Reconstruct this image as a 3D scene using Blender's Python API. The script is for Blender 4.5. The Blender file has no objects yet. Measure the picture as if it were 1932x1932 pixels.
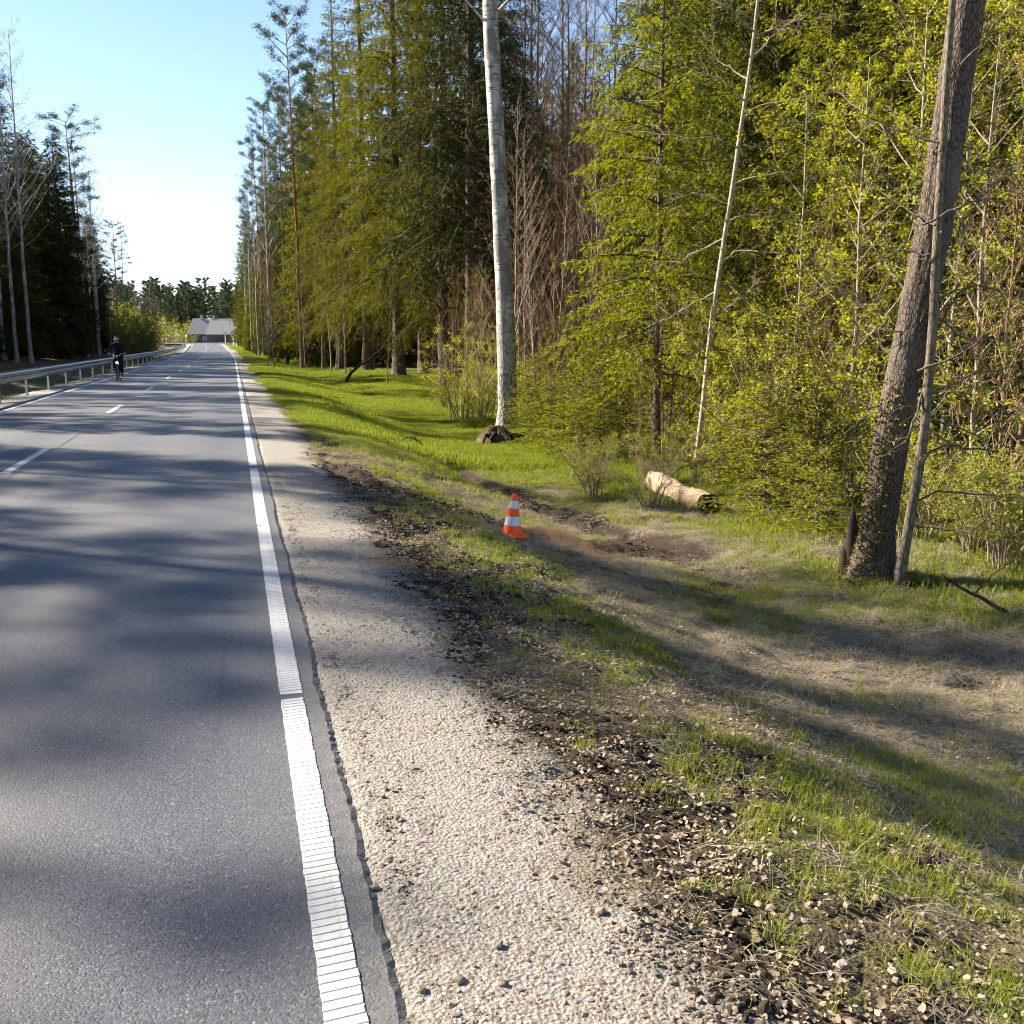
import bpy, math, random
import numpy as np
from math import radians as R, sin, cos, pi
from mathutils import Vector, Matrix

# ------------------------------------------------------------------ camera, sky, sun, exposure
SC = bpy.context.scene
COL = SC.collection
FPX = 1938.0; CP = math.atan(324 / FPX); CYAW = R(15.04); CH = 1.6
cam_d = bpy.data.cameras.new('camera'); cam = bpy.data.objects.new('camera', cam_d); COL.objects.link(cam)
cam_d.sensor_width = 36; cam_d.lens = 36 * FPX / 1932; cam_d.clip_end = 3000; cam_d.clip_start = .05
cam.location = (0, 0, CH); cam.rotation_euler = (pi / 2 - CP, 0, -CYAW)
SC.camera = cam

SUN_AZ = R(53)      # to the left of the road's direction (+Y)
SUN_EL = R(34)
world = bpy.data.worlds.new('World'); SC.world = world; world.use_nodes = True
wn = world.node_tree.nodes; wl = world.node_tree.links
sky = wn.new('ShaderNodeTexSky'); sky.sky_type = 'NISHITA'; sky.sun_disc = False
sky.sun_elevation = SUN_EL; sky.sun_rotation = -SUN_AZ
sky.air_density = .75; sky.dust_density = .05; sky.ozone_density = .6; sky.altitude = 50
wl.new(sky.outputs[0], wn['Background'].inputs[0]); wn['Background'].inputs[1].default_value = .06
sl = bpy.data.lights.new('sun', 'SUN'); sun = bpy.data.objects.new('sun', sl); COL.objects.link(sun)
sl.energy = 5.0; sl.angle = R(.6); sl.color = (1, .88, .70)
sd = Vector((-sin(SUN_AZ) * cos(SUN_EL), cos(SUN_AZ) * cos(SUN_EL), sin(SUN_EL)))
sun.rotation_euler = sd.to_track_quat('Z', 'Y').to_euler(); sun.location = (-30, 20, 40)
SC.view_settings.view_transform = 'Standard'; SC.view_settings.look = 'None'
SC.view_settings.gamma = 1; SC.view_settings.exposure = 2.1
cy = SC.cycles
cy.max_bounces = 4; cy.diffuse_bounces = 2; cy.glossy_bounces = 2; cy.transmission_bounces = 3; cy.transparent_max_bounces = 4
cy.use_denoising = True; cy.use_adaptive_sampling = True; cy.adaptive_threshold = .035; cy.filter_width = 1.1; cy.sample_clamp_indirect = 8; cy.caustics_reflective = False; cy.caustics_refractive = False

# ------------------------------------------------------------------ helpers: pixels, noise, terrain
def ray(u, v):                      # photo pixel (1932 px wide copy) -> world direction
    r = (u - 966) / FPX; d = (966 - v) / FPX
    fw = cos(CP) + d * sin(CP); up = d * cos(CP) - sin(CP)
    return np.array([fw * sin(CYAW) + r * cos(CYAW), fw * cos(CYAW) - r * sin(CYAW), up])

def hsh(ix, iy, s):
    h = (ix.astype(np.int64) * 374761393 + iy.astype(np.int64) * 668265263 + s * 982451653) & 0x7fffffff
    h = ((h ^ (h >> 13)) * 1274126177) & 0x7fffffff
    return ((h ^ (h >> 16)) & 0xffff) / 65535.0

def vnoise(x, y, s=0):
    x = np.asarray(x, float); y = np.asarray(y, float)
    ix = np.floor(x); iy = np.floor(y); fx = x - ix; fy = y - iy
    fx = fx * fx * (3 - 2 * fx); fy = fy * fy * (3 - 2 * fy)
    ix = ix.astype(np.int64); iy = iy.astype(np.int64)
    a = hsh(ix, iy, s); b = hsh(ix + 1, iy, s); c = hsh(ix, iy + 1, s); d = hsh(ix + 1, iy + 1, s)
    return (a * (1 - fx) + b * fx) * (1 - fy) + (c * (1 - fx) + d * fx) * fy

def fbm(x, y, sc, s=0, o=3):
    t = 0; a = 1; n = 0
    for i in range(o):
        t = t + a * vnoise(np.asarray(x) / sc, np.asarray(y) / sc, s + i * 17); n += a; a *= .5; sc *= .5
    return t / n

def sst(a, b, x):
    t = np.clip((np.asarray(x, float) - a) / (b - a), 0, 1); return t * t * (3 - 2 * t)

def cx(y): return -1.5e-4 * np.maximum(0, np.asarray(y, float) - 80) ** 2 * (1 - .35 * sst(150, 300, y))
def zr(y): return .95 * sst(110, 250, y)

PX = np.array([-900, -60, -30, -16, -13, -10.5, -8.6, -7.2, -6.6, -5.5, -5.2, .25, .33, .5, 1.0, 1.5, 2.0, 2.5, 3.0, 3.6, 4.2, 5.0, 6.3, 8, 14, 40, 900])
PZ = np.array([.5, .5, .3, .15, -.1, -.75, -.8, -.35, -.1, -.04, -.07, -.07, -.011, -.013, -.04, -.10, -.2, -.35, -.53, -.73, -.88, -.98, -.95, -.85, -.7, -.3, -.2])
RUTS = []      # polylines (x,y) filled below
def seg_dist(x, y, pl):
    d = np.full(np.shape(x), 1e9)
    for (a, b), (c, e) in zip(pl[:-1], pl[1:]):
        vx, vy = c - a, e - b; L = vx * vx + vy * vy
        t = np.clip(((x - a) * vx + (y - b) * vy) / L, 0, 1)
        d = np.minimum(d, np.hypot(x - a - t * vx, y - b - t * vy))
    return d

def base_h(x, y):
    x = np.asarray(x, float); y = np.asarray(y, float)
    xr = x - cx(y)
    z = np.interp(xr, PX, PZ)
    k = np.where(xr > 1, 1 - .6 * sst(26, 55, y), 1)
    z = z * k + zr(y) * 1.0
    z = z + .35 * np.exp(-(((x - 7.0) / 2.2) ** 2 + ((y - 52) / 9) ** 2))
    return z

def H(x, y):
    x = np.asarray(x, float); y = np.asarray(y, float)
    z = base_h(x, y); xr = x - cx(y)
    off = np.maximum(sst(1.0, 2.2, xr), sst(-6.4, -8, xr))
    z = z + off * (.16 * (fbm(x, y, 2.6, 3) - .5) + .09 * (fbm(x, y, .55, 9) - .5))
    cl = sst(.8, 1.3, xr) * (1 - sst(20, 40, y))
    z = z + cl * .075 * (fbm(x, y, .12, 21, 2) - .5) * (.4 + fbm(x, y, .7, 5))
    for pl, w, dp in RUTS:
        z = z - dp * np.exp(-(seg_dist(x + .1 * (fbm(x, y, .4, 31) - .5), y, pl) / w) ** 2)
    return z

def G(u, v, fn=None):               # where the ray through a pixel meets the ground
    d = ray(u, v); fn = fn or H
    t = np.arange(1.5, 400, .04); hit = np.nonzero(CH + d[2] * t < fn(d[0] * t, d[1] * t))[0]
    t = t[hit[0]] if len(hit) else 399.
    return np.array([d[0] * t, d[1] * t, float(fn(d[0] * t, d[1] * t))])

def at(u, r):                       # ground point at range r along a pixel column
    d = ray(u, 642); n = math.hypot(d[0], d[1]); x, y = d[0] / n * r, d[1] / n * r
    return np.array([x, y, float(H(x, y))])

def onplane(u, v, B):               # pixel on the upright plane through B that faces the camera's ray to B
    n = np.array([B[0], B[1], 0.]); d = ray(u, v)
    return np.array([0, 0, CH]) + d * ((n @ (np.array(B) - [0, 0, CH])) / (n @ d))

def bg(u, v): return tuple(G(u, v, base_h)[:2])
RUT_NEAR = [bg(*p) for p in [(625, 880), (700, 915), (770, 938), (850, 965), (905, 985)]]
RUT_FAR = [bg(*p) for p in [(840, 878), (900, 905), (1000, 950), (1070, 980), (1150, 1010), (1260, 1040)]]
MOUND = bg(1035, 1025); HOLE = bg(1125, 1035); HOLE2 = bg(1840, 1285)
RUTS += [(RUT_NEAR, .15, .10), (RUT_FAR, .19, .15), ([MOUND, (MOUND[0] + .25, MOUND[1] - .15)], .3, -.12),
         ([HOLE, (HOLE[0] + .3, HOLE[1] - .1)], .24, .2), ([HOLE2, (HOLE2[0] + .05, HOLE2[1])], .14, .16)]

def masks(x, y):
    x = np.asarray(x, float); y = np.asarray(y, float); xr = x - cx(y)
    n1 = fbm(x, y, .5, 40); n2 = fbm(x, y, 1.7, 50); n3 = fbm(x, y, .18, 60)
    ge = 1.0 + .35 * (n2 - .5) + .25 * (n1 - .5)
    gravel = 1 - sst(ge - .1, ge + .25, xr + .3 * (n3 - .5))
    gl = sst(-7.0, -6.6, xr + .5 * (n1 - .5)); gravel = gravel * gl
    band = sst(.9, 1.15, xr + .3 * (n1 - .5)) * (1 - sst(1.35, 2.0, xr + .9 * (n1 - .5))) * (1 - .55 * sst(16, 30, y))
    soil = band * sst(.36, .56, n1 * .6 + n2 * .5)
    for pl, w, dp in RUTS[:2]:
        d = seg_dist(x + .25 * (n1 - .5), y + .25 * (n3 - .5), pl); soil = np.maximum(soil, 1 - sst(w * 1.3, w * 2.6, d))
    d = seg_dist(x + .2 * (n1 - .5), y, [(HOLE[0] - .05, HOLE[1] + .05), (HOLE[0] + .75, HOLE[1] - .2)]); soil = np.maximum(soil, 1 - sst(.25, .5, d))
    d = seg_dist(x, y, [HOLE2, (HOLE2[0] + .05, HOLE2[1])]); soil = np.maximum(soil, 1 - sst(.1, .22, d))
    rut = np.zeros(np.shape(x))
    for pl, w, dp in RUTS[:2]: rut = np.maximum(rut, 1 - sst(w * 1.3, w * 2.6, seg_dist(x + .3 * (n1 - .5), y + .25 * (n3 - .5), pl)))
    rut = np.maximum(rut, 1 - sst(.3, .6, seg_dist(x + .2 * (n1 - .5), y, [(HOLE[0] - .1, HOLE[1] + .1), (HOLE[0] + .9, HOLE[1] - .25)])))
    soil = np.maximum(soil, rut)
    soil = np.maximum(soil, sst(.57, .67, n2 * .45 + n1 * .55) * sst(1, 1.4, xr) * (1 - sst(14, 22, y)) * .8)
    sand = 1 - sst(.32, .58, seg_dist(x + .15 * (n3 - .5), y, [MOUND, (MOUND[0] + .3, MOUND[1] - .2)]))
    straw = sst(2.4, 3.1, xr + .5 * (n2 - .5)) * (1 - sst(7.0, 9.5, xr)) * (1 - sst(11, 17, y + 4 * (n2 - .5)))
    far = sst(12, 20, y + 3 * (n2 - .5)) * sst(1.05, 1.4, xr)
    green = np.maximum(sst(.50, .72, n1 * .5 + n2 * .5 + .10 * np.exp(-((xr - 2.05) / .5) ** 2)), far * sst(.2, .45, n1 * .4 + n2 * .6))
    green = np.maximum(green, sst(6.4, 7.5, xr) * (1 - sst(9.5, 12, xr)) * .8)
    green = np.maximum(green * (1 - .6 * straw), sst(.44, .62, n2) * straw * .9)
    fl = 9.5 - 2.6 * sst(30, 60, y) - 2.3 * sst(90, 130, y)
    floor = np.maximum(sst(fl, fl + 2.2, xr + 2 * (n2 - .5)), sst(-11, -13, xr)) * (1 - sst(205, 225, y)) * (1 - sst(150, 165, y) * (xr < 0))
    green = green * (1 - soil) * (1 - gravel) * (1 - sand) * (1 - floor * .85)
    return dict(rut=rut, gravel=gravel, soil=soil * (1 - gravel), sand=sand, straw=straw, green=green, floor=floor)

# ------------------------------------------------------------------ materials
def nn(nt, t, **kw):
    n = nt.nodes.new(t)
    for k, v in kw.items():
        if hasattr(n, k) and not k.startswith('i_'): setattr(n, k, v)
    return n

def rgb(c): return (c[0], c[1], c[2], 1)

class NT:
    def __init__(s, name):
        s.m = bpy.data.materials.new(name); s.m.use_nodes = True; s.t = s.m.node_tree; s.b = s.t.nodes['Principled BSDF']; s.out = s.t.nodes['Material Output']
    def link(s, a, b): s.t.links.new(a, b)
    def val(s, sock, v):
        if hasattr(v, 'is_linked') or hasattr(v, 'links'): s.link(v, sock)
        else: sock.default_value = v
    def coord(s, scale=None, which='Object'):
        c = s.t.nodes.new('ShaderNodeTexCoord').outputs[which]
        if scale is None: return c
        mp = s.t.nodes.new('ShaderNodeMapping'); mp.inputs['Scale'].default_value = scale; s.link(c, mp.inputs[0]); return mp.outputs[0]
    def noise(s, scale, co=None, detail=3, rough=.55, dist=0):
        n = s.t.nodes.new('ShaderNodeTexNoise'); n.inputs['Scale'].default_value = scale; n.inputs['Detail'].default_value = detail
        n.inputs['Roughness'].default_value = rough; n.inputs['Distortion'].default_value = dist
        if co is not None: s.link(co, n.inputs['Vector'])
        return n.outputs['Fac']
    def voro(s, scale, co=None, feature='F1', out='Distance'):
        n = s.t.nodes.new('ShaderNodeTexVoronoi'); n.feature = feature; n.inputs['Scale'].default_value = scale
        if co is not None: s.link(co, n.inputs['Vector'])
        return n.outputs[out]
    def ramp(s, f, a, b, lo=0., hi=1.):
        n = s.t.nodes.new('ShaderNodeMapRange'); n.inputs[1].default_value = a; n.inputs[2].default_value = b
        n.inputs[3].default_value = lo; n.inputs[4].default_value = hi; s.link(f, n.inputs[0]); return n.outputs[0]
    def mix(s, f, a, b, mode='MIX'):
        n = s.t.nodes.new('ShaderNodeMix'); n.data_type = 'RGBA'; n.blend_type = mode
        s.val(n.inputs[0], f)
        for i, v in ((6, a), (7, b)):
            if isinstance(v, tuple): n.inputs[i].default_value = rgb(v)
            else: s.link(v, n.inputs[i])
        return n.outputs[2]
    def math(s, op, a, b=None):
        n = s.t.nodes.new('ShaderNodeMath'); n.operation = op; s.val(n.inputs[0], a)
        if b is not None: s.val(n.inputs[1], b)
        return n.outputs[0]
    def attr(s, n): 
        a = s.t.nodes.new('ShaderNodeAttribute'); a.attribute_name = n; return a.outputs['Fac']
    def island(s): return s.t.nodes.new('ShaderNodeNewGeometry').outputs['Random Per Island']
    def objrand(s): return s.t.nodes.new('ShaderNodeObjectInfo').outputs['Random']
    def hsv(s, c, h=.5, sat=1., v=1.):
        n = s.t.nodes.new('ShaderNodeHueSaturation'); s.link(c, n.inputs['Color'])
        s.val(n.inputs['Hue'], h); s.val(n.inputs['Saturation'], sat); s.val(n.inputs['Value'], v); return n.outputs[0]
    def bump(s, f, strength, dist):
        n = s.t.nodes.new('ShaderNodeBump'); n.inputs['Strength'].default_value = strength; n.inputs['Distance'].default_value = dist
        s.link(f, n.inputs['Height']); s.link(n.outputs[0], s.b.inputs['Normal'])
    def fin(s, c, rough=.8, spec=.3, metal=0.):
        if isinstance(c, tuple): s.b.inputs['Base Color'].default_value = rgb(c)
        else: s.link(c, s.b.inputs['Base Color'])
        s.val(s.b.inputs['Roughness'], rough); s.b.inputs['Specular IOR Level'].default_value = spec; s.b.inputs['Metallic'].default_value = metal
        return s.m
    def transl(s, c, f):
        t = s.t.nodes.new('ShaderNodeBsdfTranslucent'); s.link(c, t.inputs[0]); x = s.t.nodes.new('ShaderNodeMixShader'); x.inputs[0].default_value = f
        s.link(s.b.outputs[0], x.inputs[1]); s.link(t.outputs[0], x.inputs[2]); s.link(x.outputs[0], s.out.inputs[0])

def leafmat(name, c1, c2, tr=.35, objv=.25, isl=.45, rough=.6):
    n = NT(name); c = n.mix(n.island(), c1, c2)
    c = n.hsv(c, .5, 1., n.ramp(n.objrand(), 0, 1, 1 - objv, 1 + objv))
    m = n.fin(c, .75, .08); n.transl(n.hsv(c, .49, 1.1, 1.15), tr); return m

def plain(name, c, rough=.7, spec=.3, metal=0., var=.15, scale=6.):
    n = NT(name); c2 = tuple(max(0, v * (1 - 2 * var)) for v in c)
    return n.fin(n.mix(n.noise(scale, n.coord()), c2, tuple(v * (1 + var) for v in c)), rough, spec, metal)

def barkmat(name, c1, c2, sc=(9, 9, 2.2), strength=.8, dist=.02, c3=None, zmix=None):
    n = NT(name); co = n.coord(sc); f = n.voro(1.6, co, 'DISTANCE_TO_EDGE'); g = n.noise(3, co, 5, .7)
    h = n.math('ADD', n.ramp(f, 0, .25), g); c = n.mix(n.ramp(h, .45, 1.3), c1, c2)
    if c3:
        sep = n.t.nodes.new('ShaderNodeSeparateXYZ'); n.link(n.coord(), sep.inputs[0])
        c = n.mix(n.ramp(n.math('ADD', sep.outputs[2], n.ramp(n.noise(.8, n.coord()), 0, 1, -2, 2)), zmix[0], zmix[1]), c, n.mix(g, c3, tuple(v * .6 for v in c3)))
    c = n.mix(n.ramp(n.noise(1.3, n.coord()), .52, .7), c, tuple(v * .9 + .02 for v in c2))
    n.bump(h, strength, dist); return n.fin(c, .9, .15)

M = {}
M['needle_bright'] = leafmat('needle_bright', (.13, .17, .011), (.26, .265, .020), .42, .12)
M['needle_mid'] = leafmat('needle_mid', (.055, .070, .009), (.165, .160, .015), .36, .25)
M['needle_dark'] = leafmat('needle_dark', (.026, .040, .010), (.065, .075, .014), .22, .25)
M['needle_pine'] = leafmat('needle_pine', (.032, .054, .024), (.080, .105, .042), .25, .25)
M['needle_far'] = leafmat('needle_far', (.045, .075, .045), (.11, .145, .08), .3, .25)  # paler, bluer than the nearer pines, haze of distance put into the colour
M['leaf_new'] = leafmat('leaf_new', (.22, .255, .022), (.37, .37, .045), .46, .15)
M['leaf_soft'] = leafmat('leaf_soft', (.14, .175, .022), (.27, .275, .040), .44, .2)
M['bark_spruce'] = barkmat('bark_spruce', (.045, .032, .025), (.15, .115, .09))
M['bark_pine'] = barkmat('bark_pine', (.06, .04, .03), (.17, .12, .09), c3=(.36, .16, .07), zmix=(5, 11))
M['bark_grey'] = barkmat('bark_grey', (.13, .11, .085), (.30, .26, .21), (12, 12, 5), .4, .008)
M['bark_brown'] = barkmat('bark_brown', (.12, .075, .045), (.27, .17, .10), (14, 14, 5), .3, .006)
M['bark_lean'] = barkmat('bark_lean', (.034, .026, .021), (.13, .102, .083), (22, 22, 8), .6, .010)
M['bark_stem'] = barkmat('bark_stem', (.06, .048, .036), (.17, .14, .105), (16, 16, 5), .4, .006)
M['twig'] = plain('twig', (.25, .20, .14), .8, .2, var=.3)
M['twig_brown'] = plain('twig_brown', (.30, .175, .095), .8, .2, var=.3)
M['twig_violet'] = plain('twig_violet', (.20, .155, .13), .8, .2, var=.3)
M['dead_wood'] = plain('dead_wood', (.05, .04, .032), .9, .1, var=.4, scale=14)
M['moss'] = plain('moss', (.14, .12, .02), .95, .05, var=.4, scale=25)

n = NT('bark_birch')
co = n.coord((1.6, 1.6, 6.5)); co2 = n.coord((1, 1, .35))
blk = n.ramp(n.noise(2.0, co, 4, .65), .52, .60); big = n.ramp(n.noise(3.2, co2, 5, .7), .45, .56)
sep = n.t.nodes.new('ShaderNodeSeparateXYZ'); n.link(n.coord(), sep.inputs[0])
low = n.ramp(n.math('ADD', sep.outputs[2], n.ramp(n.noise(1.5, n.coord()), 0, 1, -1.6, 1.6)), 1.8, 4.5, 1, 0)
rid = n.voro(2.2, n.coord((9, 9, 2)), 'DISTANCE_TO_EDGE')
c = n.mix(n.noise(5, n.coord((1, 1, 8))), (.36, .34, .32), (.70, .67, .62))
c = n.mix(n.math('MAXIMUM', n.math('MULTIPLY', blk, .85), n.math('MULTIPLY', big, .72)), c, (.10, .09, .085))
c = n.mix(low, c, n.mix(n.ramp(rid, .0, .22), (.10, .09, .08), (.46, .43, .39)))
n.bump(n.math('ADD', n.math('MULTIPLY', n.ramp(rid, 0, .3), low), n.math('MULTIPLY', blk, -.2)), .7, .02)
M['bark_birch'] = n.fin(c, .75, .2)

# asphalt
n = NT('asphalt'); co = n.coord()
ag = n.voro(95, co); sp = n.noise(240, co, 2); fine = n.noise(70, co, 4, .7)
c = n.mix(n.ramp(fine, .3, .7), (.026, .031, .046), (.058, .066, .090))  # blue tone of the road's shadows put into the base colour
vc = n.t.nodes.new('ShaderNodeSeparateColor'); n.link(n.voro(120, co, 'F1', 'Color'), vc.inputs[0])
c = n.hsv(c, .5, 1., n.ramp(vc.outputs[0], 0, 1, .65, 1.35)); c = n.mix(n.ramp(vc.outputs[1], .94, .99, 0, .55), c, (.18, .175, .17)); c = n.mix(n.ramp(vc.outputs[2], .90, .97, 0, .8), c, (.012, .013, .016))
c = n.mix(n.ramp(sp, .62, .74, 0, .6), c, (.17, .165, .155))
c = n.mix(n.ramp(ag, .0, .12, .35, 0), c, (.02, .02, .022))
sx = n.t.nodes.new('ShaderNodeSeparateXYZ'); n.link(co, sx.inputs[0])
lane = n.math('ABSOLUTE', n.math('SUBTRACT', n.math('PINGPONG', n.math('ADD', sx.outputs[0], 6.1), 1.45), .72))
c = n.mix(n.ramp(lane, .1, .6, .28, 0), c, (.115, .113, .112))
c = n.mix(n.ramp(n.noise(.55, n.coord((1, .22, 1)), 4), .42, .68, 0, .3), c, (.115, .112, .108))
c = n.mix(n.math('MULTIPLY', n.ramp(n.noise(9, n.coord((1, .5, 1)), 3), .66, .72), .5), c, (.03, .03, .033))
edge = n.math('MULTIPLY', n.ramp(sx.outputs[0], .2, .36), n.ramp(n.noise(14, co, 4), .35, .65))
c = n.mix(n.math('MULTIPLY', edge, .6), c, (.16, .145, .125))
crk = n.math('MULTIPLY', n.ramp(n.voro(.55, n.mix(.06, co, n.t.nodes['Noise Texture'].outputs['Color']), 'DISTANCE_TO_EDGE'), .0, .006, 1, 0), n.ramp(n.noise(.35, co, 2), .5, .6))
c = n.mix(n.math('MULTIPLY', crk, .7), c, (.015, .015, .017))
h = n.math('ADD', n.math('ADD', n.ramp(ag, 0, .5), n.math('MULTIPLY', fine, .8)), n.math('MULTIPLY', n.ramp(n.noise(34, co, 3, .7), .58, .68, 0, -1.), .8))
n.bump(h, .45, .0035)
M['asphalt'] = n.fin(c, n.ramp(fine, .3, .7, .55, .75), .45)

n = NT('paint'); co = n.coord(); w = n.noise(60, co, 4, .7); w2 = n.noise(5, co, 3)
c = n.mix(w2, (.38, .38, .375), (.57, .57, .56)); c = n.mix(n.ramp(w, .54, .70, 0, .7), c, (.26, .26, .26)); c = n.mix(n.ramp(n.noise(17, co, 4, .7), .5, .72, 0, .45), c, (.33, .31, .28))
n.bump(n.noise(120, co, 3), .3, .003); M['paint'] = n.fin(c, .55, .4)

n = NT('ground'); co = n.coord()
f1 = n.noise(22, co, 6, .7); f2 = n.noise(90, co, 3, .7); f3 = n.noise(4, co, 4)
turf = n.mix(n.ramp(f1, .35, .65), (.055, .043, .026), (.17, .135, .08))
straw = n.mix(n.ramp(n.noise(38, co, 5, .75), .35, .65), (.036, .029, .022), (.15, .125, .092))
green = n.mix(n.ramp(f1, .3, .7), (.045, .065, .01), (.13, .17, .018))
soil = n.mix(n.ramp(f1, .3, .7), (.012, .009, .007), (.055, .040, .028))
sand = n.mix(n.ramp(f1, .3, .7), (.10, .058, .038), (.21, .13, .085))
vr = n.voro(75, co, 'F1', 'Color')
grv = n.mix(.55, n.mix(n.ramp(f2, .3, .7), (.085, .067, .051), (.18, .148, .114)), n.hsv(n.mix(.65, vr, (.5, .45, .38)), .5, .35, .62))
flo = n.mix(n.ramp(n.noise(16, co, 6, .75), .35, .65), (.035, .024, .013), (.15, .10, .055))
c = n.mix(n.attr('straw'), turf, straw); c = n.mix(n.attr('floor'), c, flo); c = n.mix(n.attr('green'), c, green)
c = n.mix(n.attr('soil'), c, soil); c = n.mix(n.attr('sand'), c, sand); c = n.mix(n.attr('gravel'), c, grv)
n.bump(n.math('ADD', n.math('ADD', f1, n.math('MULTIPLY', f2, .4)), n.math('MULTIPLY', n.voro(75, co), .5)), .9, .02)
M['ground'] = n.fin(c, .95, .15)

n = NT('stone'); c = n.mix(n.island(), (.095, .077, .060), (.225, .186, .147)); c = n.mix(n.ramp(n.math('FRACT', n.math('MULTIPLY', n.island(), 37.3)), .92, 1, 0, .7), c, (.26, .13, .085))
c = n.mix(n.ramp(n.noise(60, n.coord(), 4), .3, .7, 0, .5), c, (.22, .19, .155)); n.bump(n.noise(90, n.coord(), 3), .4, .004); M['stone'] = n.fin(c, .9, .2)
n = NT('grass'); c = n.mix(n.island(), (.085, .135, .009), (.25, .28, .020)); c = n.mix(n.ramp(n.math('FRACT', n.math('MULTIPLY', n.island(), 17.7)), .55, .8, 0, .85), c, (.36, .29, .14))
c = n.hsv(c, .5, 1., n.ramp(n.objrand(), 0, 1, .8, 1.2)); M['grass'] = n.fin(c, .6, .25); n.transl(c, .5)
n = NT('grass_fresh'); c = n.mix(n.island(), (.10, .16, .007), (.27, .30, .014)); c = n.mix(n.ramp(n.math('FRACT', n.math('MULTIPLY', n.island(), 17.7)), .8, .95, 0, .7), c, (.36, .30, .14))
c = n.hsv(c, .5, 1., n.ramp(n.objrand(), 0, 1, .8, 1.15)); M['grass_fresh'] = n.fin(c, .6, .2); n.transl(c, .5)
n = NT('straw'); c = n.mix(n.island(), (.14, .12, .09), (.40, .35, .27)); M['straw'] = n.fin(c, .75, .2); n.transl(c, .2)
n = NT('dead_leaf'); c = n.mix(n.island(), (.17, .125, .085), (.36, .30, .225)); c = n.mix(n.ramp(n.math('FRACT', n.math('MULTIPLY', n.island(), 29.1)), .93, .99, 0, .7), c, (.28, .14, .06)); M['dead_leaf'] = n.fin(c, .75, .25); n.transl(c, .15)
M['clod'] = plain('clod', (.038, .028, .02), .95, .1, var=.45, scale=60)
M['steel'] = plain('steel', (.52, .54, .56), .38, .5, .75, var=.12, scale=9)
M['rubber'] = plain('rubber', (.02, .02, .02), .7, .3)
M['cone_orange'] = plain('cone_orange', (.92, .095, .006), .5, .4, var=.12, scale=14)
M['cone_white'] = plain('cone_white', (.64, .63, .62), .5, .4, var=.12, scale=14)

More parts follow.
